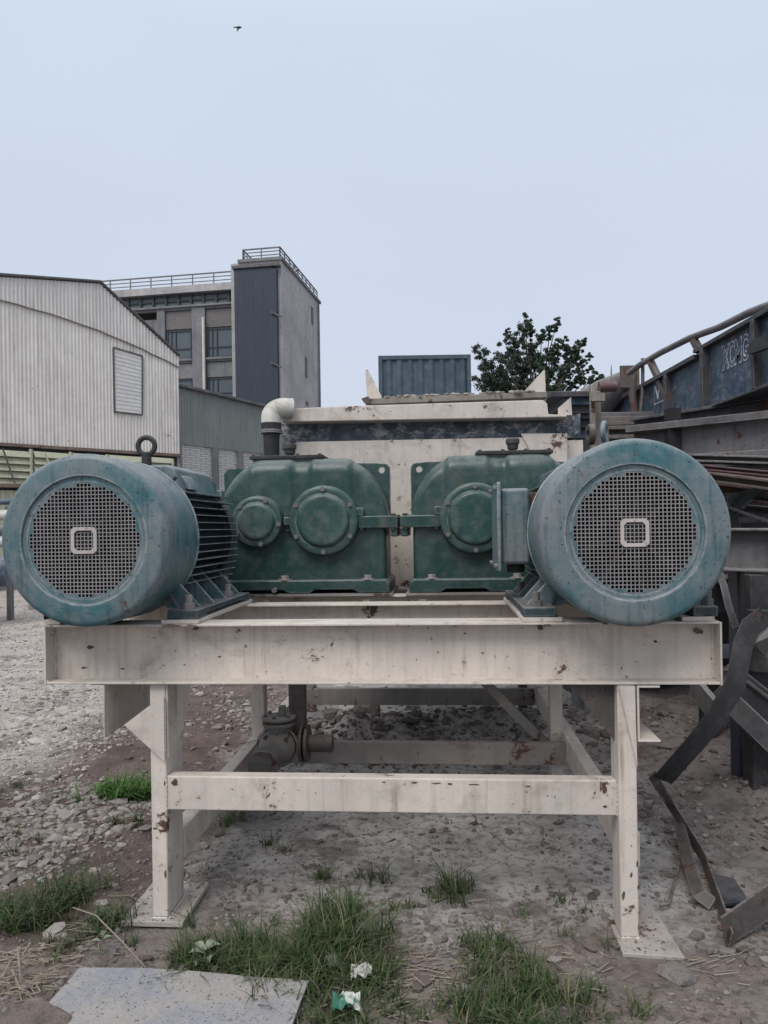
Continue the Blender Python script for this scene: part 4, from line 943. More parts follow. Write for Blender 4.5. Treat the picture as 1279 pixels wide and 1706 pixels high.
# clerestory strip and parapet
pbox(aT+.62, a_l+8, fb0+.1, Dp+2, fz(482), zf, 'parapet', M['conclt'], T)
st_ = pbox(aT+.62, a_l+8, fb0+.5, fb0+.6, fz(505), fz(482), 'glass_strip', M['strip'], T)
for px in range(110, 388, 21):
    a0 = fpx(px, fb0+.3); pbox(a0, a0+.12, fb0+.34, fb0+.48, fz(504), fz(483), 'mullion', M['wframe'], st_)
for py in (484, 492, 503): pbox(aT+.65, a_l+8, fb0+.40, fb0+.47, fz(py)-.06, fz(py)+.03, 'glazing_bar', M['wframe'], st_)
pbox(aT+.62, a_l+8, fb0-.1, fb0+.33, fz(508), fz(505), 'ledge', M['conc'], T)
# drainpipe
a0, z0 = onfac(339, 529, fb0-.1); MB().cyl(plan(a0,fb0-.12)+H_*z0, plan(a0,fb0-.12), .09, 12).build('drainpipe', M['pvc'], T, smooth=40)
# side slits
for px, y0, y1 in ((520,510,541),(510,594,630),(511,668,676)):
    b0, z1 = zside(px-1.5, y0); b1, z0 = zside(px+1.5, y1)
    pbox(-.03, .08, b0, b1+.1, z0, z1, 'side_window', M['wframe'], T)
b0, z0 = zside(531, 600); MB().cyl(plan(-.12,Dp-.6)+H_*0, plan(-.12,Dp-.6)+H_*(ztw-.2), .06, 8).build('drainpipe', M['conc'], T)
# railings
def railing(p0, p1, h, n):
    r0 = MB().bar(p0+H_*h, p1+H_*h, .07, .07).build('railing', M['grsteel'], T)
    for f_ in (.36, .68): MB().bar(p0+H_*h*f_, p1+H_*h*f_, .045, .045).build('rail', M['grsteel'], r0)
    for k in range(n+1): p = p0.lerp(p1, k/n); MB().bar(p, p+H_*h, .06, .06, (0,1,0)).build('rail_post', M['grsteel'], r0)
z_ = Vector((0,0,zf)); railing(plan(aT+.8, fb0+.4)+z_, plan(a_l+6, fb0+.4)+z_, .72, 14)
z_ = Vector((0,0,ztw+.18)); railing(plan(aT-.1, .15)+z_, plan(.1,.15)+z_, .62, 2); railing(plan(.1,.15)+z_, plan(.1,Dp-.1)+z_, .62, 9); railing(plan(aT-.1,.15)+z_, plan(aT-.1,Dp-.1)+z_, .62, 6)
bsh = MB()
for k in range(60):
    p = plan(.5,3.6)+H_*(ztw+.5)+Vector((nr.normal(0,.2), nr.normal(0,.3), nr.normal(0,.22))); r = .1
    a_ = Vector((nr.normal(),nr.normal(),nr.normal())).normalized()*r; b_ = Vector((nr.normal(),nr.normal(),nr.normal())).normalized()*r
    bsh.add([p-a_, p+b_, p+a_, p-b_], [(0,1,2,3)])
bsh.solo('roof_shrub', M['leaf'], 'small green shrub growing behind the railing on the tower roof', 'shrub', fix=False)

# ------------------------------------------------------------------ container
def container(zb, lab):
    Y = 19.8; a, b = W(631, 640, Y), W(785, 640, Y); T = thing('shipping_container', lab, 'container', (a.x, Y, zb))
    x0, x1, z0, z1 = a.x, b.x, zb, zb+2.6
    MB().box(x0, x1, Y+.06, Y+6, z0+.05, z1-.05).build('body', M['cont'], T)
    m_ = MB(); wavy(Vector((x0+.1, Y+.04, 0)), Vector((x1-.1, Y+.04, 0)), lambda s: z0+.12, lambda s: z1-.1, .275, .045, Vector((0,-1,0)), m_); m_.build('end_wall', M['cont'], T, fix=False)
    for xa in (x0, x1-.1): MB().box(xa, xa+.1, Y-.03, Y+.1, z0, z1).build('corner_post', M['cont'], T)
    for z in (z0, z1-.1): MB().box(x0+.1, x1-.1, Y-.025, Y+.09, z, z+.1).build('end_rail', M['cont'], T)
    return T
ztop = W(700, 592, 19.8).z
container(ztop-2.6, 'blue corrugated shipping container seen above the mixer tank')
container(ztop-5.25, 'blue shipping container standing below the visible one behind the mixer')
p = W(708, 600, 19.8); MB().box(p.x-1.2, p.x+1.2, 19.9, 25.5, 0, ztop-5.26).solo('container_plinth', M['conc'], 'low concrete plinth under the stacked blue containers', 'plinth') if ztop-5.26 > .02 else None

# ------------------------------------------------------------------ tree
T = thing('tree', 'dark leafy tree with windswept branches behind the blue container', 'tree', W(880, 640, 26) - Vector((0,0,W(880,640,26).z)))
bx = W(885, 640, 26); root_ = Vector((bx.x, 26, 0)); fork = Vector((bx.x, 26, 4.2))
MB().tube([root_, root_.lerp(fork,.5)+Vector((.1,0,0)), fork], [.26,.2,.15], 10).build('trunk', M['bark'], T, smooth=60)
tips = [(990,636,8),(968,606,8),(952,590,8),(1000,628,5),(940,624,10),(900,622,12),(860,605,12),(842,625,12),(815,625,12),(918,600,9),(885,585,9),(797,588,9),(800,612,10),(815,600,9),(835,588,10),(812,628,11),(838,612,11),(850,568,9),(858,590,11),(870,550,9),(876,532,7),(884,545,7),(890,572,9),
        (903,556,7),(917,546,7),(929,536,6),(908,590,9),(925,574,8),(940,566,6),(948,583,7),(962,574,6),(975,566,4),(965,592,7),(983,594,5),(950,606,8),(968,622,6),(985,612,4),(993,622,5),
        (930,600,9),(915,618,10),(890,604,11),(870,616,11),(850,636,12),(880,636,11),(905,640,11),(935,636,9),(955,640,6),(828,640,12),(798,640,11),(975,634,4),(862,575,7),(844,553,4)]
lf = MB(); br_ = MB()
for i, (px, py, rr) in enumerate(tips):
    Yt = 26 + nr.uniform(-1.3, 1.3); tp = W(px, py, Yt); mid = fork.lerp(tp, .5) + Vector((nr.normal(0,.15), nr.normal(0,.2), .15))
    bp_ = [fork+Vector((0,0,-.3+.1*nr.rand())), fork.lerp(mid,.5)+Vector((0,0,.05)), mid, mid.lerp(tp,.6), tp]
    br_.tube(bp_, [.06,.045,.032,.02,.008], 5)
    R_ = rr/F_PX*26*(1.3 if rr >= 9 else 1.05)
    dirv = (tp-fork).normalized()
    sub = []
    for k in range(13):
        al = nr.uniform(-2.6,.9); sub.append((tp + Vector((nr.normal(0,.40), nr.normal(0,.7), nr.normal(0,.34)))*R_*(1.15-.3*max(0,al)) + dirv*R_*al, R_*nr.uniform(.2,.4)))
    for k in range(3):
        f_ = nr.uniform(.45,.95); sub.append((mid.lerp(tp, f_)+Vector((nr.normal(0,.3),nr.normal(0,.3),nr.normal(0,.3)))*R_, R_*nr.uniform(.25,.4)))
    for c_c, r_c in sub:
        for k in range(85):
            p = c_c + Vector((nr.normal(0,.55), nr.normal(0,.6), nr.normal(0,.42)))*r_c*1.15
            sz_ = nr.uniform(.022, .046)
            a_ = Vector((nr.normal(),nr.normal(),nr.normal())).normalized(); b_ = a_.cross(Vector((nr.normal(),nr.normal(),nr.normal()))).normalized()
            lf.add([p-a_*sz_, p+b_*sz_*.6, p+a_*sz_, p-b_*sz_*.6], [(0,1,2,3)])
br_.build('branches', M['bark'], T)
lf.build('crown', M['leaf'], T, fix=False)

# ------------------------------------------------------------------ right-hand girder
T = thing('navy_girder', 'long navy steel girder with white lettering on its side', 'girder', (2.55, 6, 2.4))
gx, g0, g1, zt_, zb2 = 2.55, 4.0, 9.3, 2.86, 2.40
def topz(y): return 2.93 if y < 6.4 else 2.93 - (y-6.4)*.035
MB().box(gx, gx+.02, g0, g1, zb2, zt_).build('web', M['girder'], T)
MB().box(gx-.06, gx+.14, g0, 6.0, zt_, zt_+.03).build('flange', M['dksteel'], T, bevel=.003)
MB().box(gx-.06, gx+.14, 6.0, g1, zt_-.045, zt_-.008).build('flange', M['dksteel'], T, bevel=.003)
MB().box(gx-.06, gx+.14, g0, g1, zb2-.02, zb2).build('flange', M['dksteel'], T, bevel=.003)
for y in (4.45, 5.01, 5.82, 6.58, 7.45, 8.1, 8.4, 8.7, 9.0): MB().box(gx-.065, gx-.001, y, y+.045 if y > 5 else y+.10, zb2+.001, zt_-.001 if y < 6 else zt_-.046).build('stiffener', M['dksteel'] if y > 5 else M['grsteel'], T)
MB().extr([(5.0,2.62),(5.0,2.67),(4.95,2.70),(4.7,2.69),(4.7,2.60)], 'x', gx-.11, gx-.07).build('bracket', M['black'], T)
def text(body, h, mat, parent, loc, name, shear=0.0, off=0.0, label=None):
    cu = bpy.data.curves.new(name, 'FONT'); cu.body = body; cu.size = h; cu.extrude = .002; cu.offset = off; cu.shear = shear; cu.space_character = .95
    tmp = bpy.data.objects.new('tmp', cu); COL.objects.link(tmp); bpy.context.view_layer.update()
    me = bpy.data.meshes.new_from_object(tmp.evaluated_get(bpy.context.evaluated_depsgraph_get())); bpy.data.objects.remove(tmp)
    me.name = name; me.materials.clear(); me.materials.append(mat)
    o = bpy.data.objects.new(name, me); COL.objects.link(o); o.parent = parent
    # text faces -X, reads along -Y
    o.matrix_local = Matrix(((0,0,-1,0),(-1,0,0,0),(0,1,0,0),(0,0,0,1)))
    o.location = Vector(loc) - ORG[parent.name]
    return o
def ongird(px, py, x):
    r = W(px, py, 1.0)-Vector((0,0,EYE)); t_ = x/r.x; return Vector((x, t_, EYE+r.z*t_))
p = ongird(1204, 616, gx-.004); p2 = ongird(1244, 600, gx-.004)
hh_ = .24
o = text('XCMG', hh_, M['letter'], T, (gx-.003, p.y, p.z), 'lettering', .1, .011); o.scale = (.58, 1, 1)
o = text('XCMG', hh_, M['girder'], T, (gx-.0065, p.y, p.z), 'lettering_fill', .1, -.002); o.scale = (.58, 1, 1)
p = ongird(1091, 675, gx-.003); 
sg = MB().box(gx-.006, gx-.001, p.y-.22, p.y, p.z-.0, p.z+.21).build('sign_plate', M['letter'], T)
MB().box(gx-.010, gx-.0061, p.y-.20, p.y-.02, p.z+.015, p.z+.195).build('sign_field', M['girder'], sg)
vq = [(p.y-.035,p.z+.17),(p.y-.07,p.z+.17),(p.y-.11,p.z+.07),(p.y-.15,p.z+.17),(p.y-.185,p.z+.17),(p.y-.11,p.z+.03)]
MB().extr(vq, 'x', gx-.014, gx-.0101).build('sign_mark', M['letter'], sg)

# bent handrail leaning on the girder
T = thing('bent_handrail', 'bent rusty tube handrail leaning against the navy girder', 'handrail', (2.3, 6, 2.2))
hp = [W(1048,622,7.4), W(1066,608,7.2), W(1100,588,6.8), W(1150,563,6.2), W(1200,545,5.7), W(1250,520,5.2), W(1320,494,4.7)]
MB().tube(hp, .028, 10).build('top_rail', M['grsteel'], T, smooth=60)
MB().tube([W(1120,676,6.6), W(1120,656,6.6), W(1130,645,6.5), W(1170,634,6.2), W(1200,624,5.8), W(1235,618,5.4), W(1290,598,5.0)], .020, 10).build('mid_rail', M['grsteel'], T, smooth=60)
MB().tube([W(1056,625,7.2), W(1054,660,7.2), W(1061,697,7.2)], .035, 8).build('end_post', M['rusty'], T, smooth=60)
MB().bar(W(1084,602,7.0), W(1124,688,6.6), .05, .05).build('strut', M['rusty'], T)
MB().bar(W(1156,566,6.1), W(1213,672,5.8), .05, .05).build('strut', M['rusty'], T)
MB().bar(W(1192,630,5.9), W(1237,668,5.6), .045, .045).build('strut', M['grsteel'], T)
MB().bar(W(1193,640,6.0), W(1196,675,6.0), .05, .05).build('strut', M['grsteel'], T)
MB().tube([W(1071,597,7.2), W(1071,650,7.2), W(1066,700,7.2)], .018, 8).build('rod', M['grsteel'], T, smooth=60)

# tarpaulin-like crumpled plate lying in front of girder bottom
pp_ = [W(1135,688,6.3), W(1180,665,6.1), W(1240,640,5.6), W(1300,622,5.2), W(1300,680,5.2), W(1200,690,6.0)]
MB().add(pp_ + [x+Vector((.02,.05,-.02)) for x in pp_], [(0,1,2,3,4,5),(11,10,9,8,7,6)]+[(k,(k+1)%6,6+(k+1)%6,6+k) for k in range(6)]).solo('crumpled_plate', M['rusty'], 'crumpled brown steel plate lying under the lettered girder', 'steel plate')

# big steel beams
def Ibeam(name, p0, p1, h, w, mat, lab, cat='steel beam', tf=.02, tw=.02, chan=0):
    p0, p1 = Vector(p0), Vector(p1); T = thing(name, lab, cat, (p0+p1)/2 - Vector((0,0,h)))
    dz = Vector((0,0,1))
    MB().bar(p0-dz*h/2, p1-dz*h/2, tw, h-2*tf).build('web', mat, T)
    MB().bar(p0-dz*tf/2, p1-dz*tf/2, w, tf).build('flange', mat, T, bevel=.002)
    MB().bar(p0-dz*(h-tf/2), p1-dz*(h-tf/2), w, tf).build('flange', mat, T, bevel=.002)
    return T
Ibeam('steel_beam', W(1058,699,6.3), W(1345,654,5.2), .20, .16, M['dksteel'], 'dark upper steel beam directly below the lettered girder')
Ibeam('steel_beam', W(1057,711,5.9), W(1345,680,4.7), .30, .20, M['grsteel'], 'thick grey steel beam above the right motor', tf=.05)
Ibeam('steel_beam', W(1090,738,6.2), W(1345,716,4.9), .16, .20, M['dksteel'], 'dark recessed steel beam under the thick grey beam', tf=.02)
Ibeam('steel_beam', W(1120,756,5.2), W(1345,762,4.5), .05, .16, M['grsteel'], 'thin pale steel channel right behind the top of the right motor', tf=.012)
Ibeam('steel_beam', W(1150,772,5.0), W(1345,790,4.4), .035, .10, M['redsteel'], 'thin dull red steel bar in the stack right of the right motor', tf=.01)
Ibeam('steel_beam', W(1130,768,5.3), W(1345,773,4.9), .03, .06, M['dksteel'], 'narrow dark bar above the dull red bar in the stack', tf=.01)
Ibeam('steel_beam', W(1165,784,4.9), W(1345,806,4.2), .06, .12, M['rusty'], 'rusty brown steel channel in the stack above the timber props', tf=.014)
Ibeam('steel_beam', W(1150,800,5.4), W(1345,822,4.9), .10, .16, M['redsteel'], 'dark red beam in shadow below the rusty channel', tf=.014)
Ibeam('steel_beam', W(1175,835,5.6), W(1345,850,5.0), .05, .14, M['grsteel'], 'slim grey steel bar halfway down the right stack', tf=.012)
Ibeam('steel_beam', W(1185,880,4.3), W(1345,880,3.95), .235, .17, M['grsteel'], 'wide pale grey steel beam level with the right motor', tf=.012)
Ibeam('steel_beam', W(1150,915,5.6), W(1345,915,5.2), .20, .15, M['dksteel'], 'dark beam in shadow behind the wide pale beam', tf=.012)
Ibeam('steel_beam', W(1190,955,4.6), W(1345,985,4.3), .04, .3, M['rusty'], 'rusty flat rail hanging beneath the wide pale beam', tf=.01)
for i, (x0, y0, Y0, x1, y1, Y1, h_, mt, lb) in enumerate([
    (1140,760,5.6,1345,748,5.0,.018,'dksteel','thin dark rod rising to the right above the dull red bar'),
    (1170,794,5.0,1345,800,4.5,.014,'grsteel','thin grey rod across the rusty channel in the right stack'),
    (1190,826,5.2,1345,812,4.6,.02,'rusty','rusty rod rising to the right over the dark red beam'),
    (1200,868,5.3,1345,862,4.8,.04,'wood','grey timber batten just above the wide pale beam'),
    (1205,842,4.9,1290,872,4.7,.016,'grsteel','short grey rod sloping down onto the timber batten')]):
    MB().bar(W(x0,y0,Y0), W(x1,y1,Y1), h_*1.4, h_).solo('scrap_bar', M[mt], lb, 'scrap metal' if mt != 'wood' else 'timber')
# added near-black box whose colour gives the gap below the beams its shade
T = thing('shade_box', 'added near-black box standing in for shade under the stacked beams on the right', 'added shade box', (2.9, 6, .35))
MB().box(2.02, 4.2, 5.9, 5.93, .55, 1.98).build('end_wall', M['shadowsteel'], T, bevel=.003)
MB().box(1.92, 1.95, 6.0, 9.2, .55, 1.98).build('side_wall', M['shadowsteel'], T)
MB().box(2.0, 4.2, 4.6, 8.0, 1.30, 1.33).build('shelf_plate', M['shadowsteel'], T)
MB().box(2.02, 4.2, 6.1, 9.2, .35, .40).build('floor_plate', M['shadowsteel'], T)
for x in (2.1, 2.75, 3.4): MB().box(x, x+.09, 4.95, 5.05, 0, 1.299).build('leg', M['shadowsteel'], T)
for x in (2.1, 2.9): MB().box(x, x+.09, 5.5, 5.59, 1.331, 2.35).build('upright', M['shadowsteel'], T)
MB().box(1.98, 4.2, 4.62, 4.64, .95, 1.299).build('skirt_plate', M['shadowsteel'], T)

def bentstrip(pts, w, th, mat, name, lab, cat, dirv=None, group=None):
    pts = [Vector(p) for p in pts]; vs, fs = [], []
    for i, p in enumerate(pts):
        d = (pts[min(i+1,len(pts)-1)]-pts[max(i-1,0)]).normalized(); wd_ = Vector(dirv[i] if isinstance(dirv, list) else dirv); wd_ = (wd_-d*wd_.dot(d)).normalized()
        nn = d.cross(wd_).normalized()
        vs += [p-wd_*w/2-nn*th/2, p+wd_*w/2-nn*th/2, p+wd_*w/2+nn*th/2, p-wd_*w/2+nn*th/2]
    for i in range(len(pts)-1):
        for k in range(4): fs.append((4*i+k, 4*i+(k+1)%4, 4*i+4+(k+1)%4, 4*i+4+k))
    fs += [(0,1,2,3), tuple(4*len(pts)-4+k for k in (3,2,1,0))]
    return MB().add(vs, fs).solo(name, mat, lab, cat, group, bevel=.0015)
bentstrip([W(1275,1026,3.6), W(1250,1045,3.6), W(1238,1075,3.55), W(1226,1140,3.5), W(1186,1205,3.5), W(1160,1237,3.5), W(1104,1300,3.62)], .105, .006, M['black'], 'bent_flat_bar',
          'wide dark flat steel bar bent like a knee from the stack to the ground', 'flat bar', (1,.15,-.35))
bentstrip([W(1086,1290,3.72), G(1120,1345,.06), G(1170,1425,.05), G(1208,1530,.05), G(1218,1566,.04)], .052, .006, M['scrapdk'], 'bent_flat_bar',
          'long rusty flat bar on edge lying on the ground from the bent knee bar', 'flat bar', (.25,0,1))
bentstrip([G(1132,1372,.05), G(1148,1440,.05), G(1165,1490,.04), G(1188,1506,.02)], .055, .006, M['scrapdk'], 'bent_flat_bar', 'shorter bent rusty strip left of the long flat bar', 'flat bar', (.8,0,.5))
bentstrip([G(1206,1552,.06), W(1240,1530,2.72), W(1330,1468,2.75)], .10, .010, M['scrapdk'], 'rusty_plate_bar', 'broad rusty bar rising to the right edge from the stones', 'flat bar', (.1,.25,1))
MB().tube([G(1138,1418,.03), G(1128,1455,.02), G(1114,1506,.015), G(1100,1510,.012)], .006, 6).solo('bent_rod', M['rusty'], 'thin bent rod in the dirt right of the frame foot', 'rod')
pp_ = [G(1186,1455,.015), G(1222,1462,.02), G(1248,1500,.03), G(1196,1508,.015)]
MB().add(pp_+[x-Vector((0,0,.01)) for x in pp_], [(0,1,2,3),(7,6,5,4)]+[(k,(k+1)%4,4+(k+1)%4,4+k) for k in range(4)]).solo('scrap_plate', M['slate'], 'dark blue scrap plate lying behind the long flat bar', 'steel plate')
pp_ = [G(1196,1512,.03), G(1240,1516,.04), G(1238,1528,.03), G(1200,1524,.02)]
MB().add(pp_+[x-Vector((0,0,.02)) for x in pp_], [(0,1,2,3),(7,6,5,4)]+[(k,(k+1)%4,4+(k+1)%4,4+k) for k in range(4)]).solo('scrap_strip', M['wood'], 'short grey timber offcut in front of the dark blue scrap plate', 'timber')
# sloping channel with pale face, and dark posts
T = thing('sloping_channel', 'dark sloping steel channel at the right edge below the knee bar', 'steel channel', W(1250,1200,3.9))
MB().bar(W(1210,1132,4.05), W(1340,1240,3.85), .02, .20).build('web', M['dksteel'], T)
MB().bar(W(1204,1156,3.98), W(1340,1286,3.78), .11, .015, (0,1,.6)).build('lower_flange', M['grsteel'], T)
MB().bar(W(1212,1108,4.05), W(1340,1206,3.85), .07, .012).build('upper_flange', M['rusty'], T)
for (x0, x1, yb, Y, lb) in ((1234,1249,1318,4.25,'slender dark blue square post under the sloping channel'),(1256,1290,1343,4.02,'thick black post at the right edge under the sloping channel')):
    a, b = W(x0, yb, Y), W(x1, yb, Y); MB().box(a.x, b.x, Y, Y+.12, min(0,a.z)-.02, 1.22).solo('dark_post', M['slate'] if x0 < 1250 else M['black'], lb, 'post', bevel=.004)
Ibeam('steel_beam', W(1150,1112,4.9), W(1345,1112,4.7), .10, .1, M['grsteel'], 'low dim grey beam behind the knee of the bent bar', tf=.012)
MB().bar(W(1155,1140,4.2), W(1200,1195,3.9), .03, .12).solo('diagonal_bar', M['grsteel'], 'short grey diagonal bar under the right end of the front beam', 'flat bar')
# hanging strip, drum and torn sheet in the dark gap
bentstrip([W(1196,945,4.2), W(1206,975,4.15), W(1214,1010,4.1), W(1226,1045,4.1)], .04, .006, M['dksteel'], 'hanging_strip', 'thin curved steel strip hanging in the dark gap beside the right motor', 'steel strip', (1,0,.2))
a = W(1268,1016,4.0); MB().cyl(a, a-Vector((0,0,.32)), .07, 20).solo('drum_can', M['black'], 'dark upright can in the gap at the right edge', 'can', smooth=40)
pp_ = [W(1256,1072,3.6), W(1268,1060,3.6), W(1300,1052,3.5), W(1300,1105,3.5), W(1276,1094,3.6), W(1254,1082,3.65)]
MB().add(pp_+[x+Vector((.02,.16,.01)) for x in pp_], [(0,1,2,3,4,5),(11,10,9,8,7,6)]+[(k,(k+1)%6,6+(k+1)%6,6+k) for k in range(6)]).solo('torn_casing', M['grsteel'], 'torn grey metal casing sticking out at the right edge', 'scrap metal')
MB().tube([W(1262,862,4.9)+Vector((.16*math.cos(t_), 0, .16*math.sin(t_))) for t_ in np.linspace(.6, 3.6, 14)], .035, 10).solo('old_tyre', M['rubber'], 'curved piece of black hose in the stack right of the motor', 'hose', smooth=60)
MB().extr([(W(1215,820,5)[0], W(1215,822,5)[2]), (W(1262,820,5)[0], W(1262,822,5)[2]), (W(1240,850,5)[0], W(1240,848,5)[2]), (W(1212,850,5)[0], W(1212,845,5)[2])], 'y', 5.0, 5.02).solo('grey_sheet', M['conc'], 'pale grey sheet tucked between the beams right of the motor', 'sheet')

# clutter between tank and girder
T = thing('conical_chute', 'grey conical steel chute with a square plate behind the mixer', 'chute', W(1020,650,8))
MB().tube([W(985,678,8.2), W(1012,655,8.0), W(1048,632,7.8)], [.22,.17,.11], 24).build('cone', M['grsteel'], T, smooth=50)
a, b = W(1034,609,7.6), W(1066,645,7.6); MB().box(a.x, b.x, 7.6, 7.63, b.z, a.z).build('plate', M['rusty'], T)
MB().cyl(W(998,645,7.4), W(1027,644,7.4), .052, 16).build('stub_pipe', M['redsteel'], T, smooth=40)
T = thing('rough_post', 'grey concrete crusted double post right of the mixer tank', 'post', W(992,740,5.9))
for x0, x1, yt, Y in ((985,992,640,5.9),(992,1001,652,6.0)):
    a, b = W(x0, yt, Y), W(x1, yt, Y); MB().box(a.x, b.x, Y, Y+.06, .6, a.z).build('stud', M['crust'], T, bevel=.004)
a, b = W(984,660,5.86), W(1007,662,5.86); MB().box(a.x, b.x, 5.84, 5.895, b.z-.03, b.z+.03).build('cross_piece', M['crust'], T)
MB().box(W(984,800,5.9).x-.1, W(1001,800,6).x+.1, 5.8, 6.2, 0, .599).build('footing', M['conc'], T)
T = thing('dark_panel_stack', 'stacked dark blue steel panels right of the mixer tank', 'steel panels', W(945,700,6.4))
for k, (y0, y1, x0) in enumerate(((652,660,915),(662,674,940),(676,688,945),(689,697,940),(699,712,955),(714,730,960))):
    a, b = W(x0, y0, 6.4+.05*k), W(990, y1, 6.4+.05*k); MB().box(a.x, b.x, a.y, a.y+1.2, b.z, a.z).build('panel', M['girder'] if k % 2 else M['dksteel'], T, bevel=.004)
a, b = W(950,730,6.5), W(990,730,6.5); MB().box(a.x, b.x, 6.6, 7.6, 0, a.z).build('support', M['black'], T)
T = thing('timber_stack', 'stack of grey timber boards behind the right motor', 'timber', W(1030,745,7))
for k in range(8):
    a, b = W(1000+nr.uniform(-3,3), 687+7.5*k, 7.0+nr.uniform(-.05,.05)), W(1058, 693+7.5*k, 7.0)
    MB().box(a.x, b.x+.5, a.y, a.y+1.0, b.z, a.z).build('board', M['wood'] if k else M['grsteel'], T, bevel=.003)
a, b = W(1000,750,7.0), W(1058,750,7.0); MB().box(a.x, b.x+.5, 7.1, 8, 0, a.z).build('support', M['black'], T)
c = W(984,724,5.4); MB().lathe([(.035,-.02),(.075,-.02),(.075,.02),(.035,.02)], c, 'x', 28, closed=True).solo('pulley', M['rusty'], 'dark reddish pulley wheel beside the right motor eye bolt', 'pulley', smooth=40)
MB().lathe([(0,0),(.012,0),(.004,.2),(0,.22)], W(1019,640,8.2), 'z', 8).solo('rod_tip', M['dksteel'], 'thin pointed rod standing on the conical chute', 'rod')

# ------------------------------------------------------------------ left edge pipe rack
T = thing('blue_pipe', 'big dark blue pipe lying at the left edge under pale rails', 'pipe', W(-20,960,12))
MB().cyl(W(-160,951,12), W(14,951,12.4), .26, 28).build('shell', M['girder'], T, smooth=40)
for py, r, mt in ((836,.05,'cont'),(858,.09,'pvc'),(882,.10,'grsteel'),(902,.10,'pvc')):
    MB().cyl(W(-160,py+2,12.6), W(20,py,12.8), r, 14).solo('pale_pipe', M[mt], {836:'thin blue pipe topmost at the left edge',858:'white pipe second from top at the left edge',882:'grey pipe third from top at the left edge',902:'white pipe just above the big blue pipe at the left edge'}[py], 'pipe', group='pipes racked at the left edge', smooth=40)
MB().box(W(-60,900,13).x, W(-60,900,13).x+.1, 12.2, 13.2, 0, 2.2).solo('rack_post', M['grsteel'], 'grey post holding the pipes beyond the left edge', 'post')
MB().box(W(12,900,13).x, W(12,900,13).x+.08, 12.95, 13.05, 0, 1.97).solo('rack_post', M['grsteel'], 'grey rack post behind the left motor at the left edge', 'post')

# ------------------------------------------------------------------ grass, straw, board, litter
def blades(spots, mat, name, lab, cat, hmul=1.0, wid=.0028):
    vs, fs = [], []
    for px, py, wpx, hpx, n in spots:
        c = G(px, py); rx = wpx/2/F_PX*c.y; hh = hpx/F_PX*c.y
        ncl = max(1, n//22); cl_ = [(c.x+nr.normal(0,.5)*rx, c.y+nr.normal(0,.42)*rx*1.1) for _ in range(ncl)]
        for k in range(int(n*.8)):
            cc = cl_[k % ncl]; x, y = cc[0]+nr.normal(0,.018), cc[1]+nr.normal(0,.018)
            if not clear(x, y) or (-.82 < x < .1 and y < 2.28 and y < 2.28): 
                if y < 2.27 and x < -.28: continue
            z = gh(x, y)-.004; h = hh*nr.uniform(.3, 1.2)*hmul; a = nr.uniform(0, 6.28); ln = nr.uniform(.25, 1.5)*h; w = wid*nr.uniform(.6, 1.5)
            d = Vector((math.cos(a), math.sin(a), 0)); sd_ = Vector((-d.y, d.x, 0))*w; base = len(vs)
            for j, f_ in enumerate((0, .35, .7, 1)):
                p = Vector((x, y, z)) + d*ln*f_**1.8 + Vector((0,0,h*(f_-.36*f_*f_*(ln/h))))
                if j < 3: vs += [p-sd_*(1-.25*j), p+sd_*(1-.25*j)]
                else: vs.append(p)
            fs += [(base,base+1,base+3,base+2),(base+2,base+3,base+5,base+4),(base+4,base+5,base+6)]
    me = bpy.data.meshes.new(name); me.from_pydata([tuple(v) for v in vs], [], fs); me.materials.append(mat)
    o = bpy.data.objects.new(name, me); COL.objects.link(o); return tag(o, lab, cat, kind='stuff')
blades([(60,1520,130,60,520),(20,1540,90,50,240),(120,1500,90,60,260),(180,1540,80,45,260),(150,1560,90,35,170),
        (360,1590,130,55,560),(430,1610,140,50,620),(320,1600,70,50,200),(520,1590,130,70,520),(590,1570,110,80,420),(560,1620,140,60,520),(620,1640,110,50,320),
        (480,1630,140,45,420),(540,1535,60,60,160),(590,1540,60,70,160),(640,1600,90,40,160),
        (830,1600,110,50,300),(790,1585,70,45,120),(760,1480,90,60,150),(735,1490,60,50,60),(620,1475,80,40,90),(540,1470,70,35,70),(690,1520,90,30,60),
        (850,1690,190,60,800),(920,1650,110,45,260),(800,1680,110,45,260),(880,1640,90,45,220),
        (570,1700,170,45,380),(680,1690,110,35,120),(1060,1700,120,35,150),(990,1695,80,30,70),
        (400,1640,500,30,160),(900,1560,420,26,90),(200,1500,300,28,90),(650,1470,420,22,60),(1000,1640,300,26,70),(385,1372,70,38,150),(450,1405,50,28,50),(30,1400,130,28,110),(10,1360,80,28,70),(220,1372,70,30,110),(480,1420,50,25,30),(15,1310,90,20,50)],
       M['grass'], 'grass', 'tufts of rough green grass growing around the feet of the stand', 'grass', 1.0, .0026)
blades([(210,1322,85,38,620),(185,1318,50,28,180),(240,1322,50,34,200)], M['grassb'], 'grass', 'bright green grass tuft left of the left leg in the gravel', 'grass', 1.0, .004)
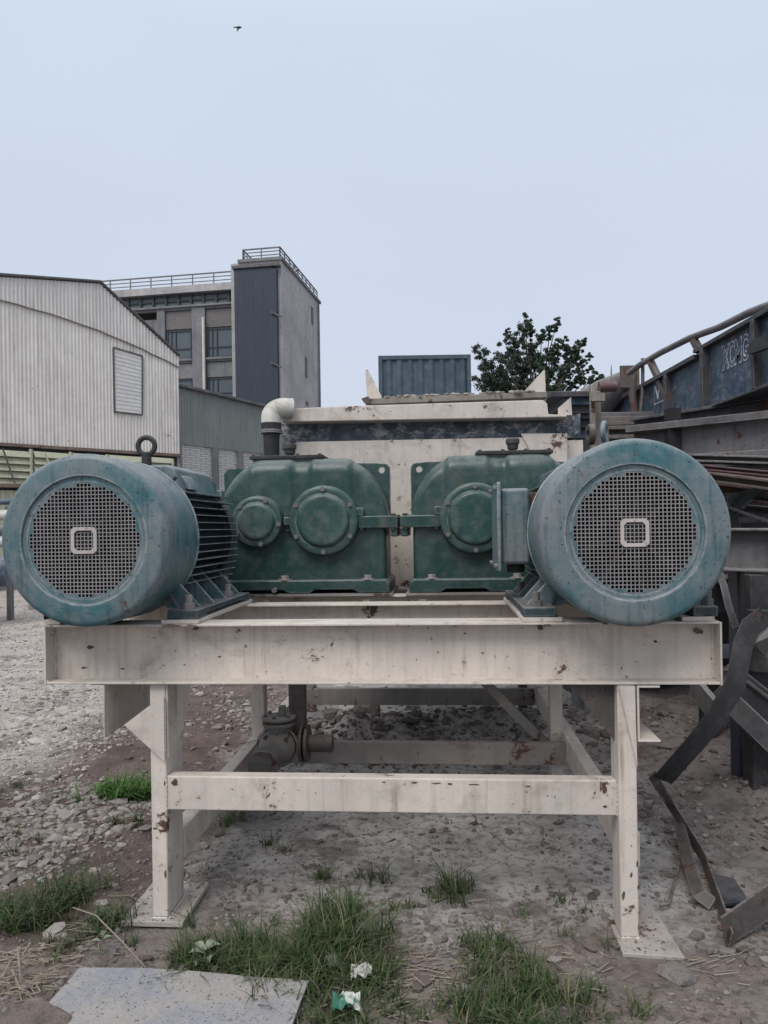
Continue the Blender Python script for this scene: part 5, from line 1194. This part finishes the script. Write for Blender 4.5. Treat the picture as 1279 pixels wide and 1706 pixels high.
def straws(spots, name, lab):
    m_ = MB()
    for px, py, wpx, n, ln in spots:
        c = G(px, py)
        for k in range(n):
            r = wpx/2/F_PX*c.y; x, y = c.x+nr.normal(0,.6)*r, c.y+nr.normal(0,.5)*r; a = nr.uniform(-.5,.5) if nr.rand() < .6 else nr.uniform(0,6.28); L3 = ln*nr.uniform(.3,1)
            z = gh(x,y)+.004+nr.rand()*.01; d = Vector((math.cos(a), math.sin(a), nr.uniform(-.05,.12)))*L3/2; w = Vector((-math.sin(a), math.cos(a), 0))*.0018*nr.uniform(.6,1.6)
            p = Vector((x,y,z)); m_.add([p-d-w, p-d+w, p+d+w, p+d-w, p-d+Vector((0,0,.002)), p+d+Vector((0,0,.002))], [(0,1,4),(3,2,5),(0,4,5,3),(1,2,5,4),(0,3,2,1)])
    o = m_.build(name, M['straw'], None, fix=False); return tag(o, lab, 'straw', kind='stuff')
straws([(50,1650,120,80,.09),(30,1600,90,50,.08),(110,1590,120,40,.08),(700,1620,200,100,.08),(760,1600,140,50,.07),(640,1660,140,60,.08),(760,1490,120,22,.1),(1180,1600,120,25,.1),(200,1370,60,20,.09),(560,1480,160,26,.08),(160,1540,120,40,.12),(900,1600,200,35,.10)],
       'dry_straw', 'dry straw stalks and dead grass stems scattered in the foreground')
MB().tube([G(122,1512,.07), G(160,1525,.10), G(205,1570,.08), G(243,1612,.01)], .0024, 5).solo('dry_stalk', M['straw'], 'long pale dry stalk arching from the left grass to the board', 'stalk')
for i, pq in enumerate([[(12,1590,.08),(20,1615,.03),(35,1650,.0)],[(30,1580,.10),(33,1610,.06),(36,1645,.0)],[(2,1630,.02),(20,1598,.06)],[(28,1610,.05),(45,1590,.09)]]):
    MB().tube([G(a, b, c) for a, b, c in pq], .0032, 5).solo('dry_stalk', M['straw'], ['longest of the broken dry stalks at the lower left edge','short upright dry stalk crossing the longest one at the lower left','dry stalk nearest the left picture edge','thin slanting dry stalk right of the other broken stalks at lower left'][i], 'stalk', group='broken dry stalks at the lower left edge')
# board
t = NT('dusty_blue_board'); P = t.tc.outputs['Object']
a1_ = t.noise(3.2, 5, .6, co=P); a2_ = t.noise(40, 8, .7, co=P); a3_ = t.noise(180, 3, .6, co=P)
cB = t.mix(t.ramp(a1_, .40, .62), (.29,.275,.265), (.225,.232,.27)); cB = t.mix(t.math('MULTIPLY', t.ramp(a2_, .4, .65), .5), cB, (.34,.32,.30)); cB = t.mix(t.math('MULTIPLY', t.ramp(a3_, .6, .7), .4), cB, (.08,.075,.07))
cB = t.mix(t.math('MULTIPLY', t.ramp(a3_, .36, .30), .5), cB, (.5,.49,.48))
M['board'] = t.fin(cB, .9, t.bump(a2_, .004), spec=.2)
bq = [(133,1612),(230,1612),(330,1618),(420,1627),(515,1633),(502,1665),(485,1712),(460,1790),(40,1790),(64,1690)]
zb = lambda i: .028
bt = [G(x, y, .03) for x, y in bq]
bb = [p-Vector((0,0,.009)) for p in bt]; n_ = len(bt)
MB().add(bt+bb, [tuple(range(n_)), tuple(range(2*n_-1, n_-1, -1))]+[(k,(k+1)%n_,n_+(k+1)%n_,n_+k) for k in range(n_)]).solo('plywood_board', M['board'], 'dusty bluish board lying flat at the bottom left of the ground', 'board')
brd = []
for k in range(700):
    f_ = nr.rand(); px, py = nr.uniform(80, 495), nr.uniform(1620, 1703); p = G(px, py, .031); brd.append(p)
m_ = MB()
for p in brd: m_.add((IV*(.0006+nr.exponential(.0007))*np.array([1.2,1,.7])+np.array(p)+np.array([0,0,.001])).tolist(), IF.tolist())
tag(m_.build('board_grit', M['stones'], None, fix=False), 'fine grit and pebbles sprinkled over the bluish board', 'gravel', kind='stuff')
# leafy weeds
def weed(px, py, n, r, lab, name='leafy_weed'):
    c = G(px, py); c.z = gh(c.x, c.y); T = thing(name, lab, 'weed', c)
    MB().tube([c, c+Vector((0,0,.05))], .003, 5).build('stem', M['broadleaf'], T)
    for k in range(n):
        a = 2*math.pi*k/n + nr.rand()*.5; d = Vector((math.cos(a), math.sin(a), 0)); s2 = Vector((-d.y, d.x, 0)); z = .02+.04*nr.rand(); vs = []
        for f_, w in ((0,.05),(.25,.7),(.5,1),(.75,.75),(1,.05)):
            m0_ = c+d*r*f_+Vector((0,0,z+.35*r*math.sin(f_*2.6)))
            vs += [m0_-s2*w*r*.28+Vector((0,0,.004)), m0_-Vector((0,0,.002)), m0_+s2*w*r*.28+Vector((0,0,.004))]
        MB().add(vs, [f for i in range(4) for f in ((3*i,3*i+1,3*i+4,3*i+3),(3*i+1,3*i+2,3*i+5,3*i+4))]).build('leaf', M['broadleaf'], T, fix=False, smooth=60)
weed(342, 1605, 6, .055, 'small broad leafed weed in the grass above the blue board')
weed(170, 1590, 4, .035, 'tiny grey green weed between left grass and board')
# big withered leaf and litter
t = NT('green_leaf_big'); M['bigleaf'] = t.fin(t.mix(t.noise(25,5), (.06,.085,.055), (.10,.12,.085)), .6)
c = G(558, 1600, .04); vs = []
for k in range(9):
    f_ = k/8; w = math.sin(math.pi*f_**.8)*.013+.001
    p = c+Vector((-.035+.07*f_, -.015*f_, .014*math.sin(2.6*f_)-.02*f_)); vs += [p+Vector((0,w,.012)), p, p+Vector((0,-w,-.012))]
MB().add(vs, [f for i in range(8) for f in ((3*i,3*i+1,3*i+4,3*i+3),(3*i+1,3*i+2,3*i+5,3*i+4))]).solo('broad_leaf', M['bigleaf'], 'single broad grey green leaf above the crumpled wrapper', 'leaf', fix=False, smooth=60)
def crumple(px, py, wpx, mat, name, lab, seed):
    c = G(px, py, .03); r = wpx/2/F_PX*c.y; n = 9; vs = []
    for j in range(n):
        for i in range(n):
            x, y = (i/(n-1)-.5)*2, (j/(n-1)-.5)*2; q_ = Vector((x*2.1, y*2.1, seed))
            vs.append(c+Vector((x*r*(1+.25*noise.noise(q_)), y*r*.8+.3*r*noise.noise(q_*1.7), r*(.6+.9*noise.noise(q_*1.3)-.3*(x*x+y*y)))))
    return MB().add(vs, [(j*n+i, j*n+i+1, (j+1)*n+i+1, (j+1)*n+i) for j in range(n-1) for i in range(n-1)]).solo(name, mat, lab, 'litter', fix=False)
t = NT('white_plastic'); M['wplast'] = t.fin(t.mix(t.noise(20,4), (.62,.61,.57), (.45,.44,.42)), .35)
t = NT('green_white_plastic'); M['gplast'] = t.fin(t.mix(t.ramp(t.noise(9,4), .46, .54), (.50,.52,.48), (.05,.17,.12)), .35)
crumple(602, 1620, 34, M['wplast'], 'crumpled_wrapper', 'crumpled white plastic wrapper in the grass right of the board', 3)
crumple(577, 1672, 46, M['gplast'], 'crumpled_wrapper', 'crumpled green and white plastic bag by the right corner of the board', 8)

# ------------------------------------------------------------------ bird
c = W(397, 46, 16); m_ = MB()
prof_ = [(-.062,.002),(-.05,.012),(-.02,.02),(.02,.024),(.045,.018),(.055,.016),(.068,.010),(.078,.002)]
m_.tube([c+Vector((x,0,.004)) for x, r in prof_], [r for x, r in prof_], 10)
m_.tube([c+Vector((.01,0,0)), c+Vector((-.01,-.05,-.03)), c+Vector((-.03,-.10,-.062))], [.018,.014,.002], 6)
m_.tube([c+Vector((.01,0,0)), c+Vector((-.02,.07,.004)), c+Vector((-.06,.15,.006))], [.018,.014,.002], 6)
m_.tube([c+Vector((-.055,0,.006)), c+Vector((-.10,0,.008))], [.010,.012], 6)
m_.solo('bird', M['rubber'], 'small dark bird flying high in the pale sky at upper left', 'bird', smooth=60)
